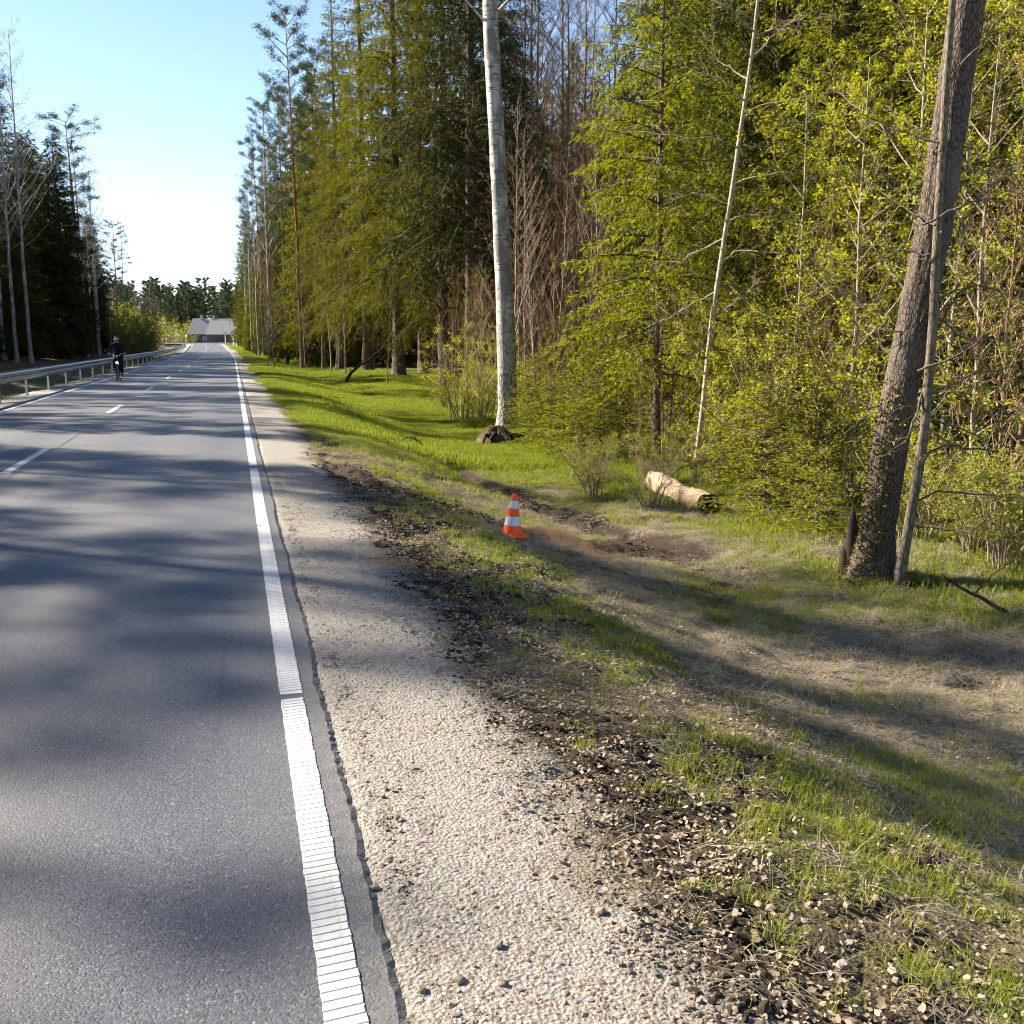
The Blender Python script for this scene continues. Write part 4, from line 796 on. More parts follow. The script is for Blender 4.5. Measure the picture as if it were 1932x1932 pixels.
def stick(name, pix, r, label, cat, mat, sub=4, lift=.0, group=None):
    B = G(*pix[0]); pts = [onplane(u, v, B) + [0, rng.normal(0, .05), 0] for u, v in pix]; P = smooth_path(pts, 16) - B; P[1:-1] += rng.normal(0, r * .25, (14, 3)); mb = MB(); s = np.linspace(0, 1, 16)
    mb.tube(P, r * (1 - .6 * s), 7)
    for k in range(sub):
        j = rng.integers(4, 15); e = P[j] + rng.normal(0, .18, 3) + [0, 0, .1]; mb.tube([P[j], (P[j] + e) / 2 + rng.normal(0, .02, 3), e], [r * .45, r * .3, r * .15], 5, 0, False)
    return obj(name, mb.mesh(name, [mat]), None, (B[0], B[1], B[2] + lift), label, cat, group)
stick('fallen_branch', [(652, 722), (664, 698), (690, 684), (715, 662), (728, 650)], .085, 'long crooked dark branch leaning up from the shaded grass bank', 'branch', 'dead_wood', 5)
stick('broken_twig', [(799, 852), (796, 838), (785, 829), (772, 823), (757, 832)], .028, 'dark arched broken branch standing in the sunlit grass', 'branch', 'dead_wood', 3)
stick('rotten_stub', [(1131, 892), (1136, 870), (1143, 848)], .075, 'leaning dark rotten stub among the small spruces', 'stump', 'dead_wood', 2)
stick('fallen_branch', [(1075, 905), (1085, 885), (1078, 860), (1068, 848)], .022, 'pale curved dead branch beside the rotten stub', 'branch', 'bark_pale', 3)
stick('fallen_branch', [(1905, 1160), (1850, 1128), (1800, 1100), (1775, 1082)], .022, 'dark dead branch lying in the grass past the leaning tree', 'branch', 'dead_wood', 3)
stick('fallen_branch', [(1600, 985), (1555, 962), (1500, 955), (1470, 940)], .06, 'grey fallen stem half hidden behind the leaning tree', 'branch', 'dead_wood', 3)

# ------------------------------------------------------------------ traffic cone
g = G(966, 1012); cone = obj('traffic_cone', None, None, (g[0], g[1], g[2] + .005), 'orange traffic cone with two white bands on the verge beside bare earth', 'traffic cone')
sl_ = [float(H(g[0] + .1, g[1]) - H(g[0] - .1, g[1])) / .2, float(H(g[0], g[1] + .1) - H(g[0], g[1] - .1)) / .2]
cone.scale = (.87, .87, .87); cone.rotation_euler = (math.atan(sl_[1]) * .3, -math.atan(sl_[0]) * .12, R(18))
def crad(z): return .118 + (.030 - .118) * (z - .03) / (.5 - .03)
for nm, z0, z1, mt in [('lower_band', .03, .135, 'cone_orange'), ('white_band', .135, .24, 'cone_white'), ('middle_band', .24, .335, 'cone_orange'), ('white_band', .335, .425, 'cone_white'), ('tip', .425, .5, 'cone_orange')]:
    mb = MB(); e = .0015 if 'white' in nm else 0
    pr = [(crad(z0) + e, z0), (crad(z1) + e, z1)] + ([(.022, .506), (.018, .49)] if nm == 'tip' else [])
    mb.lathe(pr, 32); obj(nm, mb.mesh(nm, [mt]), cone)
mb = MB(); k = 32; an = np.arange(k) / k * 2 * pi
sq = np.array([(.165 * np.sign(cos(a)) * abs(cos(a)) ** .35, .165 * np.sign(sin(a)) * abs(sin(a)) ** .35) for a in an]); ci = np.array([(.128 * cos(a), .128 * sin(a)) for a in an])
rings = [np.c_[sq, np.zeros(k)], np.c_[sq, np.full(k, .02)], np.c_[sq * .97, np.full(k, .026)], np.c_[ci, np.full(k, .028)], np.c_[ci * .92, np.full(k, .04)]]
i = np.arange(4)[:, None] * k; j = np.arange(k)[None]; mb.add(np.concatenate(rings), np.stack([i + j, i + (j + 1) % k, i + k + (j + 1) % k, i + k + j], -1).reshape(-1, 4)); obj('base', mb.mesh('base', ['cone_orange']), cone)

# ------------------------------------------------------------------ guardrail
gr = obj('guardrail', None, None, (-6.05, 12, 0), 'galvanised steel guardrail on posts along the far side of the road', 'guardrail')
prof = [(0, .75), (-.018, .742), (-.03, .725), (.045, .685), (.05, .66), (.045, .635), (-.012, .595), (-.018, .585), (-.012, .575), (.045, .535), (.05, .51), (.045, .485), (-.03, .445), (-.018, .428), (0, .42)]
pf = np.array(prof); pf = np.concatenate([pf, pf[::-1] - [.006, 0]]); m_ = len(pf)
def rail_piece(y0, y1):
    ys = np.linspace(y0, y1, 5); mb = MB(); V = np.stack([np.stack([pf[:, 0] + float(cx(y)), np.full(m_, y - 12), pf[:, 1] + float(zr(y))], -1) for y in ys])
    i = np.arange(4)[:, None] * m_; j = np.arange(m_)[None]; mb.add(V, np.stack([i + j, i + (j + 1) % m_, i + m_ + (j + 1) % m_, i + m_ + j], -1).reshape(-1, 4), 0, False); return mb.mesh('rail', ['steel'])
for a in np.arange(14, 186, 8.): obj('rail', rail_piece(a, a + 8.12), gr).location.x = .0 if int(a / 8) % 2 else .004
pm = MB(); pm.box((-.10, -.05, -.75), (-.094, .05, .70)); pm.box((-.10, -.056, -.75), (-.04, -.05, .70)); pm.box((-.10, .05, -.75), (-.04, .056, .70)); pme = pm.mesh('post', ['steel'])
bm_ = MB(); bm_.box((-.04, -.045, .50), (-.012, .045, .67)); bme = bm_.mesh('spacer', ['steel']); rf = MB(); rf.box((-.004, -.035, .555), (.016, .035, .615)); M['reflector'] = plain('reflector', (.75, .62, .25), .3, .6); rme = rf.mesh('reflector', ['reflector'])
for q, y in enumerate(np.arange(14.8, 194, 3.9)):
    lc = (float(cx(y)), y - 12, float(zr(y))); p = obj('post', pme, gr, lc); obj('spacer', bme, p)
    if q % 6 == 4: obj('reflector', rme, gr, (lc[0] + .0, lc[1] + 1, lc[2]))

# ------------------------------------------------------------------ cyclist and bicycle
M['jacket'] = plain('jacket', (.010, .012, .022), .8, .2); M['trousers'] = plain('trousers', (.012, .014, .024), .8, .2); M['skin'] = plain('skin', (.42, .24, .17), .55, .3, var=.05)
M['cap'] = plain('cap', (.035, .08, .30), .7, .2); M['cap_pale'] = plain('cap_pale', (.45, .52, .65), .7, .2); M['shoe'] = plain('shoe', (.012, .012, .012), .6, .3); M['bike_paint'] = plain('bike_paint', (.03, .035, .06), .35, .5); M['chrome'] = plain('chrome', (.7, .7, .72), .2, .6, .9, var=.05)
BY = np.array([-4.46, 44.35]); bz = 0.
bk = obj('bicycle', None, None, (BY[0], BY[1], bz), 'dark bicycle with wide silver handlebar and front lamp on the road', 'bicycle')
def torus(R0, r0, k=40, q=8):
    mb = MB(); a = np.arange(k) / k * 2 * pi; P = np.stack([np.zeros(k), R0 * np.cos(a), R0 * np.sin(a)], -1); b = np.arange(q) / q * 2 * pi
    V = P[:, None] * (1 + (r0 / R0) * np.cos(b)[None, :, None]) + np.stack([r0 * np.sin(b), b * 0, b * 0], -1)[None]
    i = np.arange(k)[:, None]; j = np.arange(q)[None]; mb.add(V, np.stack([i * q + j, ((i + 1) % k) * q + j, ((i + 1) % k) * q + (j + 1) % q, i * q + (j + 1) % q], -1).reshape(-1, 4), 0, True); return mb
tyre = torus(.325, .021).mesh('tyre', ['rubber']); rim = torus(.298, .011).mesh('rim', ['chrome'])
spk = MB()
for a in range(18):
    t = a / 18 * 2 * pi; spk.tube([(.02 * (-1) ** a, 0, 0), (0, .296 * cos(t), .296 * sin(t))], .0016, 3, 0, False)
spk.tube([(-.04, 0, 0), (.04, 0, 0)], .022, 8); spm = spk.mesh('spokes', ['chrome'])
for wy in (-.52, .56):
    w = obj('wheel', tyre, bk, (0, wy, .346)); obj('rim', rim, w); obj('spokes', spm, w)
fm = MB(); hb = (0, -.30, .93); bb = (0, .06, .30); st = (0, .22, .88)
for a, b, r_ in [((0, -.345, .72), bb, .017), ((0, -.32, .86), st, .014), (bb, st, .015), (bb, (0, .56, .346), .010), (st, (.04, .56, .346), .008), (st, (-.04, .56, .346), .008), ((0, -.32, .90), (0, -.36, .68), .019)]: fm.tube([a, b], r_, 8)
obj('frame', fm.mesh('frame', ['bike_paint']), bk); fk = MB()
for s_ in (-1, 1): fk.tube([(0, -.36, .69), (.045 * s_, -.40, .62), (.05 * s_, -.52, .346)], .011, 6)
obj('fork', fk.mesh('fork', ['bike_paint']), bk); h_ = MB()
h_.tube(smooth_path([(-.33, -.28, 1.06), (-.2, -.33, 1.07), (-.1, -.37, 1.01), (0, -.37, .99), (.1, -.37, 1.01), (.2, -.33, 1.07), (.33, -.28, 1.06)], 21), .013, 8); h_.tube([(0, -.30, .9), (0, -.37, .99)], .014, 8); obj('handlebar', h_.mesh('handlebar', ['chrome']), bk)
for s_ in (-1, 1):
    q = MB(); q.tube([(.23 * s_, -.32, 1.07), (.34 * s_, -.275, 1.06)], .018, 8); obj('grip', q.mesh('grip', ['rubber']), bk)
sa = MB(); sa.tube(smooth_path([(0, .05, .93), (0, .12, .94), (0, .24, .95), (0, .33, .95)], 9), [.02, .03, .04, .06, .075, .09, .10, .095, .05], 12); sm = obj('saddle', sa.mesh('saddle', ['rubber']), bk)
lamp = MB(); lamp.tube([(0, -.40, .72), (0, -.44, .72), (0, -.47, .72)], [.02, .04, .045], 14); la = obj('front_lamp', lamp.mesh('front_lamp', ['chrome']), bk)
n = NT('lamp_lens'); n.b.inputs['Emission Color'].default_value = (1, .97, .9, 1); n.b.inputs['Emission Strength'].default_value = 2.5; M['lamp_lens'] = n.fin((.9, .9, .88), .2, .5)
ll = MB(); ll.lathe([(.041, 0), (.03, .012), (.012, .018), (.0, .019)], 14); o = obj('lens', ll.mesh('lens', ['lamp_lens']), la, (0, -.471, .72)); o.rotation_euler = (pi / 2, 0, 0)
cr_ = MB(); cr_.tube([(.07, .06, .30), (.09, -.03, .20)], .010, 6); cr_.tube([(-.07, .06, .30), (-.09, .15, .40)], .010, 6); cr_.tube([(-.09, .06, .30), (.09, .06, .30)], .016, 8); cr_.box((.08, -.075, .185), (.18, .015, .21)); cr_.box((-.18, .105, .385), (-.08, .195, .41)); obj('crank', cr_.mesh('crank', ['chrome']), bk)
mg = MB(); a_ = np.linspace(.15, 2.5, 14); V = np.array([[(sx, -.52 - .36 * cos(t) * -1 * 0 + .355 * cos(t), .346 + .355 * sin(t)) for sx in (-.028, .028)] for t in a_]); i = np.arange(13) * 2; mg.add(V, np.stack([i, i + 1, i + 3, i + 2], -1)); obj('mudguard', mg.mesh('mudguard', ['bike_paint']), bk)

def skin_body(name, pts, edges, rad, root, mats, parent=None, sub=2):
    me = bpy.data.meshes.new(name); me.from_pydata(pts, edges, []); me.update(); o = obj(name, me, parent)
    md = o.modifiers.new('skin', 'SKIN'); md.use_smooth_shade = True; md.branch_smoothing = .6
    for k, r_ in enumerate(rad): me.skin_vertices[0].data[k].radius = (r_, r_) if np.isscalar(r_) else r_
    for k in range(len(pts)): me.skin_vertices[0].data[k].use_root = (k == root)
    s_ = o.modifiers.new('sub', 'SUBSURF'); s_.levels = sub; s_.render_levels = sub
    for m in mats: me.materials.append(M[m])
    return o
per = obj('person', None, None, (BY[0], BY[1], bz), 'person in dark clothes and blue cap riding towards the viewer', 'person')
pel = (0, .2, 1.0); kneeR = (-.12, -.17, .78); ankR = (-.13, .10, .49); kneeL = (.12, -.20, .62); ankL = (.13, 0, .29)
pts = [pel, (0, .14, 1.14), (0, .05, 1.30), (0, -.04, 1.43), (0, -.09, 1.50), (0, -.13, 1.58), (0, -.145, 1.66),                       # 0-6 spine, neck, head
       (-.19, -.04, 1.43), (-.27, -.04, 1.24), (-.30, -.23, 1.10), (-.295, -.29, 1.075),                                             # 7-10 right arm
       (.19, -.04, 1.43), (.27, -.04, 1.24), (.30, -.23, 1.10), (.295, -.29, 1.075),                                                 # 11-14 left arm
       (-.09, .18, .97), kneeR, ankR, (-.13, -.04, .445), (.09, .18, .97), kneeL, ankL, (.13, -.13, .235)]
ed = [(0, 1), (1, 2), (2, 3), (3, 4), (4, 5), (5, 6), (3, 7), (7, 8), (8, 9), (9, 10), (3, 11), (11, 12), (12, 13), (13, 14), (0, 15), (15, 16), (16, 17), (17, 18), (0, 19), (19, 20), (20, 21), (21, 22)]
rd = [.11, .10, .11, .09, .05, .08, .08, .05, .045, .032, .028, .05, .045, .032, .028, .09, .06, .045, .03, .095, .06, .045, .03]
skin_body('body', pts, ed, rd, 0, ['skin'], per)
jk = [0, 1, 2, 3, 4, 7, 8, 9, 11, 12, 13]; mp = {v: k for k, v in enumerate(jk)}
skin_body('jacket', [pts[k] for k in jk], [(mp[a], mp[b]) for a, b in ed if a in mp and b in mp], [.16, .16, .175, .17, .085, .095, .07, .05, .095, .07, .05], 0, ['jacket'], per)
tr_ = [0, 15, 16, 17, 19, 20, 21]; mp = {v: k for k, v in enumerate(tr_)}
skin_body('trousers', [pts[k] for k in tr_], [(mp[a], mp[b]) for a, b in ed if a in mp and b in mp], [.16, .12, .085, .068, .12, .085, .068], 0, ['trousers'], per)
for an_, toe in ((17, 18), (21, 22)):
    a = np.array(pts[an_]); t = np.array(pts[toe]); skin_body('shoe', [tuple(a + [0, .06, -.05]), tuple((a + t) / 2 + [0, 0, -.03]), tuple(t + [0, -.08, -.0])], [(0, 1), (1, 2)], [(.045, .05), (.05, .045), (.045, .03)], 1, ['shoe'], per, 2)
for s_ in (-1, 1):
    hp = [(.295 * s_, -.285, 1.08), (.305 * s_, -.33, 1.075)]; ee = [(0, 1)]
    for f in range(4):
        b0 = len(hp); x_ = (.265 + .022 * f) * s_; hp += [(x_, -.35, 1.07), (x_, -.352, 1.035), (x_, -.325, 1.025)]; ee += [(1, b0), (b0, b0 + 1), (b0 + 1, b0 + 2)]
    b0 = len(hp); hp += [(.25 * s_, -.30, 1.06), (.245 * s_, -.285, 1.03)]; ee += [(0, b0), (b0, b0 + 1)]
    skin_body('hand', hp, ee, [.03, .032] + [.010] * 12 + [.012, .010], 0, ['skin'], per, 1)
hd = MB(); hd.lathe([(.001, -.125), (.05, -.115), (.066, -.08), (.075, -.03), (.078, .02), (.074, .07), (.055, .105), (.001, .12)], 20); V = hd.V[0]; V[:, 1] *= 1.18; o = obj('face', hd.mesh('face', ['skin']), per, (0, -.16, 1.625)); o.rotation_euler = (.15, 0, 0)
ns = MB(); ns.tube([(0, -.09, .02), (0, -.112, -.01), (0, -.09, -.025)], [.008, .014, .008], 8); obj('nose', ns.mesh('nose', ['skin']), o)
for s_ in (-1, 1):
    ey = MB(); ey.lathe([(.011, 0), (.008, .004), (.0, .006)], 10); M.setdefault('eye', plain('eye', (.03, .02, .02), .3, .5)); q = obj('eye', ey.mesh('eye', ['eye']), o, (.03 * s_, -.083, .025)); q.rotation_euler = (pi / 2, 0, 0)
    er = MB(); er.tube([(0, .0, -.028), (.006 * s_, .0, 0), (0, .0, .028)], [.008, .014, .010], 8); obj('ear', er.mesh('ear', ['skin']), o, (.078 * s_, .005, .0))
mo = MB(); mo.tube([(-.022, -.083, -.06), (0, -.09, -.062), (.022, -.083, -.06)], [.003, .006, .003], 6); M['lip'] = plain('lip', (.3, .12, .1)); obj('mouth', mo.mesh('mouth', ['lip']), o)
cp = obj('cap', None, per, (0, -.155, 1.685)); cp.rotation_euler = (.1, 0, 0)
c1 = MB(); c1.lathe([(.088, -.01), (.09, .02), (.082, .055), (.055, .085), (.001, .098)], 22); c1.V[0][:, 1] *= 1.15; obj('crown_panel', c1.mesh('crown_panel', ['cap']), cp)
c2 = MB(); c2.lathe([(.0905, -.016), (.0925, .012), (.091, .014), (.089, -.014)], 22); c2.V[0][:, 1] *= 1.15; obj('band', c2.mesh('band', ['cap_pale']), cp)
c3 = MB(); aa = np.linspace(pi * 1.1, pi * 1.9, 12); V = np.array([[(.088 * cos(t), .1 * sin(t), .0), (.085 * cos(t), .1 * sin(t) - .075 * abs(sin(t)) ** .6, -.022), (.085 * cos(t), .1 * sin(t) - .075 * abs(sin(t)) ** .6, -.028), (.088 * cos(t), .1 * sin(t), -.008)] for t in aa]); i = np.arange(11)[:, None] * 4; j = np.arange(4)[None]
c3.add(V, np.stack([i + j, i + (j + 1) % 4, i + 4 + (j + 1) % 4, i + 4 + j], -1).reshape(-1, 4)); obj('peak', c3.mesh('peak', ['cap_pale']), cp)

# ------------------------------------------------------------------ farm buildings and road signs at the far junction
n = NT('grey_roof'); g_ = n.noise(3, n.coord((6, 1, 1)), 4, .7); n.bump(g_, .5, .05); M['grey_roof'] = n.fin(n.mix(n.ramp(g_, .3, .7), (.20, .195, .20), (.33, .32, .32)), .85, .2)
n = NT('dark_boards'); g_ = n.noise(4, n.coord((7, 7, .4)), 3, .6); M['dark_boards'] = n.fin(n.mix(g_, (.05, .045, .05), (.12, .11, .11)), .85, .2)
M['chimney'] = plain('chimney', (.42, .40, .38), .9, .1); M['gap_shade'] = plain('gap_shade', (.02, .02, .02), .9, .1); M['window_glass'] = plain('window_glass', (.10, .22, .30), .1, .6); M['plinth'] = plain('plinth', (.38, .33, .28), .9, .1)
def farm(x, y, Lx, Ly, hw, hr, label, hip=1.0, wins=0, chim=0, sky_=0):
    z = float(H(x, y)) - .3; root = obj('farm_building', None, None, (x, y, z), label, 'building'); hw += .3; hr += .3
    mb = MB(); mb.box((-Lx / 2, -Ly / 2, 0), (Lx / 2, Ly / 2, hw)); obj('wall', mb.mesh('wall', ['dark_boards']), root)
    mb = MB(); o_ = .5; V = [(-Lx / 2 - o_, -Ly / 2 - o_, hw - .12), (Lx / 2 + o_, -Ly / 2 - o_, hw - .12), (Lx / 2 + o_, Ly / 2 + o_, hw - .12), (-Lx / 2 - o_, Ly / 2 + o_, hw - .12), (-Lx / 2 + hip, 0, hr), (Lx / 2 - hip, 0, hr)]
    mb.add(V, [(0, 1, 5, 4), (2, 3, 4, 5)]); mb.F.append((np.array([[1, 2, 5], [3, 0, 4]]), 0, False)); mb.F.append((np.array([[0, 3, 2, 1]]), 0, False)); rf_ = obj('roof', mb.mesh('roof', ['grey_roof']), root)
    for k in range(chim):
        cx_ = -Lx * .25 + k * 3.2; mb = MB(); mb.box((cx_ - .35, -.3, hr - .6), (cx_ + .35, .3, hr + .75)); mb.box((cx_ - .42, -.37, hr + .752), (cx_ + .42, .37, hr + .85)); obj('chimney', mb.mesh('chimney', ['chimney']), rf_)
    for k in range(sky_):
        q = .52; cx_ = -Lx * .1 + k * 3.4; yy = (-Ly / 2 - o_) * q; zz = (hw - .12) + (hr - hw + .12) * (1 - q); mb = MB(); mb.box((-.4, -.55, 0), (.4, .55, .08)); o = obj('skylight', mb.mesh('skylight', ['window_glass']), rf_, (cx_, yy, zz + .02)); o.rotation_euler = (math.atan2(hr - hw + .12, Ly / 2 + o_), 0, 0)
    for k in range(wins):
        cx_ = -Lx / 2 + (k + .5) * Lx / wins; w = obj('window', None, root, (cx_, -Ly / 2, hw * .3)); mb = MB(); mb.box((-.45, -.05, .0), (.45, .0, 1.1)); obj('pane', mb.mesh('pane', ['window_glass']), w)
        mb = MB(); [mb.box(*b) for b in (((-.52, -.08, -.07), (.52, -.01, .0)), ((-.52, -.08, 1.1), (.52, -.01, 1.17)), ((-.52, -.075, .001), (-.45, -.012, 1.099)), ((.45, -.075, .001), (.52, -.012, 1.099)))]; obj('frame', mb.mesh('frame', ['cone_white']), w)
    return root
bxy = at(433, 283); barn = farm(bxy[0] + 1.0, bxy[1], 13, 9, 2.6, 6.1, 'long dark-walled barn with a big grey hipped roof past the junction', .8)
for k in range(5):
    mb = MB(); mb.box((-.55, -.12, 0), (.55, .05, .75)); obj('foundation_block', mb.mesh('foundation_block', ['gap_shade' if k % 2 == 0 else 'plinth']), barn, (-5.2 + k * 2.0, -4.5, .1))  # solid blocks; the dark ones have the shade of openings as their colour
fx = at(407, 300); farm(fx[0], fx[1], 14, 9, 2.4, 6.6, 'low farmhouse with two chimneys and skylights beside the barn', 1.2, 5, 2, 2)
M['sign_red'] = plain('sign_red', (.55, .03, .03), .4, .4, var=.03); M['sign_yellow'] = plain('sign_yellow', (.75, .42, .03), .4, .4, var=.03); M['sign_white'] = plain('sign_white', (.8, .8, .8), .4, .4, var=.03); M['sign_back'] = plain('sign_back', (.45, .46, .47), .5, .4, .4); M['sign_black'] = plain('sign_black', (.02, .02, .02), .5, .3)
def ngon_plate(pts, y0, y1):
    mb = MB(); k = len(pts); V = [(x, y0, z) for x, z in pts] + [(x, y1, z) for x, z in pts]; q = np.arange(k); mb.add(V + [(sum(p[0] for p in pts) / k, y0, sum(p[1] for p in pts) / k), (sum(p[0] for p in pts) / k, y1, sum(p[1] for p in pts) / k)], np.stack([q, (q + 1) % k, k + (q + 1) % k, k + q], -1))
    mb.F.append((np.concatenate([np.stack([q, (q + 1) % k, np.full(k, 2 * k)], -1), np.stack([k + q, k + (q + 1) % k, np.full(k, 2 * k + 1)], -1)]), 0, False)); return mb
def poly(k, r, ph=0): return [(r * cos(ph + a / k * 2 * pi), r * sin(ph + a / k * 2 * pi)) for a in range(k)]
def post_sign(u, r, label, plates, hgt=3.0):
    p = at(u, r); s_ = obj('road_sign', None, None, (p[0], p[1], p[2] - .2), label, 'road sign'); mb = MB(); mb.tube([(0, 0, 0), (0, 0, hgt + .2)], .035, 8); obj('post', mb.mesh('post', ['steel']), s_)
    for z, x, layers in plates:
        par = s_
        for q, (pts, mt) in enumerate(layers):
            nm = 'plate' if q == 0 else 'marking'; o = obj(nm, ngon_plate(pts, -.045 - .004 * q, -.04).mesh(nm, [mt]), par, (x, 0, z + .2) if q == 0 else (0, 0, 0)); par = o if q == 0 else par
    return s_
post_sign(440, 200, 'road sign post with a yellow and white diamond above a white plate', [(2.55, 0, [(poly(4, .44), 'sign_white'), (poly(4, .30), 'sign_yellow')]), (1.85, 0, [([(-.32, -.3), (.32, -.3), (.32, .3), (-.32, .3)], 'sign_white'), ([(-.2, -.06), (.05, -.06), (.05, -.2), (.12, -.2), (.12, .2), (.05, .2), (.05, .06), (-.2, .06)], 'sign_black')])])
post_sign(446, 192, 'road sign post with a red triangle above a red ringed disc', [(1.95, 0, [(poly(3, .5, pi / 2), 'sign_red'), (poly(3, .3, pi / 2), 'sign_white')]), (1.05, 0, [(poly(24, .38), 'sign_red'), (poly(24, .26), 'sign_white')])], 2.4)
post_sign(425, 252, 'grey back of a diamond road sign before the barn', [(2.4, 0, [(poly(4, .5), 'sign_back')])])

# ------------------------------------------------------------------ loose ground cover (real geometry scattered by density)
PROTO = {}
def proto_coll(name, meshes):
    c = bpy.data.collections.new(name)
    for k, me in enumerate(meshes): c.objects.link(bpy.data.objects.new(f'{name}_{k:02d}', me))
    return c
def scatter(name, label, coll, nvar, pts, scl, rng, normal=True, dz=0.):
    n = len(pts); e = .05; z = H(pts[:, 0], pts[:, 1]); gx_ = (H(pts[:, 0] + e, pts[:, 1]) - H(pts[:, 0] - e, pts[:, 1])) / (2 * e); gy_ = (H(pts[:, 0], pts[:, 1] + e) - H(pts[:, 0], pts[:, 1] - e)) / (2 * e)
    N = unit(np.stack([-gx_, -gy_, np.ones(n)], -1)) if normal else np.tile([0, 0, 1.], (n, 1))
    xa = unit(np.array([1., 0, 0]) - N * N[:, :1]); ya = np.cross(N, xa); sp = rng.uniform(0, 2 * pi, n)[:, None]; Xv = xa * np.cos(sp) + ya * np.sin(sp); Yv = np.cross(N, Xv)
    b = -np.arcsin(np.clip(Xv[:, 2], -1, 1)); a = np.arctan2(Yv[:, 2], N[:, 2]); c = np.arctan2(Xv[:, 1], Xv[:, 0])
    me = bpy.data.meshes.new(name); me.vertices.add(n); me.vertices.foreach_set('co', np.stack([pts[:, 0], pts[:, 1], z + dz], -1).ravel().astype(np.float32))
    at_ = me.attributes.new('rot', 'FLOAT_VECTOR', 'POINT'); at_.data.foreach_set('vector', np.stack([a, b, c], -1).ravel().astype(np.float32))
    at_ = me.attributes.new('scl', 'FLOAT', 'POINT'); at_.data.foreach_set('value', np.asarray(scl, np.float32))
    at_ = me.attributes.new('pid', 'INT', 'POINT'); at_.data.foreach_set('value', rng.integers(0, nvar, n).astype(np.int32)); me.update()
    o = obj(name, me, None, None, label, None, None, 'stuff'); ng = bpy.data.node_groups.new(name, 'GeometryNodeTree')
    ng.interface.new_socket('Geometry', in_out='INPUT', socket_type='NodeSocketGeometry'); ng.interface.new_socket('Geometry', in_out='OUTPUT', socket_type='NodeSocketGeometry')
    gi = ng.nodes.new('NodeGroupInput'); go = ng.nodes.new('NodeGroupOutput'); ip = ng.nodes.new('GeometryNodeInstanceOnPoints'); ci = ng.nodes.new('GeometryNodeCollectionInfo')
    ci.inputs['Collection'].default_value = coll; ci.inputs['Separate Children'].default_value = True; ci.inputs['Reset Children'].default_value = True
    def na(nm, ty): q = ng.nodes.new('GeometryNodeInputNamedAttribute'); q.data_type = ty; q.inputs['Name'].default_value = nm; return q.outputs[0]
    er = ng.nodes.new('FunctionNodeEulerToRotation'); ng.links.new(na('rot', 'FLOAT_VECTOR'), er.inputs[0]); L = ng.links.new
    L(gi.outputs[0], ip.inputs['Points']); L(ci.outputs[0], ip.inputs['Instance']); ip.inputs['Pick Instance'].default_value = True
    L(na('pid', 'INT'), ip.inputs['Instance Index']); L(er.outputs[0], ip.inputs['Rotation']); L(na('scl', 'FLOAT'), ip.inputs['Scale']); L(ip.outputs[0], go.inputs[0])
    o.modifiers.new('scatter', 'NODES').node_group = ng; return o

def blades(n, rad, hmin, hmax, w, rng, lean=.5, flat=False):
    c = rng.normal(0, rad * .5, (n, 2)); L = rng.uniform(hmin, hmax, n); az = rng.uniform(0, 6.28, n); o = np.stack([np.cos(az), np.sin(az), np.zeros(n)], -1); sd_ = np.stack([-np.sin(az), np.cos(az), np.zeros(n)], -1)
    b = np.c_[c, np.zeros(n)]
    if flat: up = np.abs(rng.normal(0, .12, n)); u2 = up - np.abs(rng.normal(0, .15, n)) * .6; b[:, 2] = rng.uniform(.002, .02, n); k = 1.
    else: k = lean * rng.uniform(.1, 1, n); up = np.ones(n); u2 = 1 - k * .8
    k = np.broadcast_to(k, (n,))
    m = b + (o * (k * .5)[:, None] + np.array([0, 0, 1.]) * up[:, None]) * (L * .5)[:, None]; t = m + (o * (k * 1.1)[:, None] + np.array([0, 0, 1.]) * u2[:, None]) * (L * .5)[:, None]
    V = np.stack([b - sd_ * w / 2, b + sd_ * w / 2, m + sd_ * w * .4, m - sd_ * w * .4, t + sd_ * w * .08, t - sd_ * w * .08], 1); i = np.arange(n)[:, None] * 6
    return V, np.concatenate([i + [0, 1, 2, 3], i + [3, 2, 4, 5]])
rg = np.random.default_rng(8)
def mk(fn, k, mat):
    out = []
    for _ in range(k): mb = MB(); mb.add(*fn()); out.append(mb.mesh('patch', [mat]))
    return out
GR_S = proto_coll('grass_patch', mk(lambda: blades(20, .05, .02, .07, .003, rg, 1.2), 6, 'grass'))
GR_F = proto_coll('far_grass_patch', mk(lambda: blades(120, .32, .035, .10, .008, rg, 1.1), 5, 'grass_fresh'))
ST = proto_coll('straw_patch', mk(lambda: blades(34, .13, .05, .20, .0035, rg, flat=True), 6, 'straw'))
ico_v = []; ph = (1 + 5 ** .5) / 2
for a in (-1, 1):
    for b in (-ph, ph): ico_v += [(0, a, b), (a, b, 0), (b, 0, a)]
ico_v = unit(np.array(ico_v)); ico_f = []
dd = np.linalg.norm(ico_v[:, None] - ico_v[None], axis=-1)
for a in range(12):
    for b in range(a + 1, 12):
        for c in range(b + 1, 12):
            if dd[a, b] < 1.1 and dd[b, c] < 1.1 and dd[a, c] < 1.1:
                ico_f.append((a, b, c) if np.dot(np.cross(ico_v[b] - ico_v[a], ico_v[c] - ico_v[a]), ico_v[a]) > 0 else (a, c, b))
ico_f = np.array(ico_f)
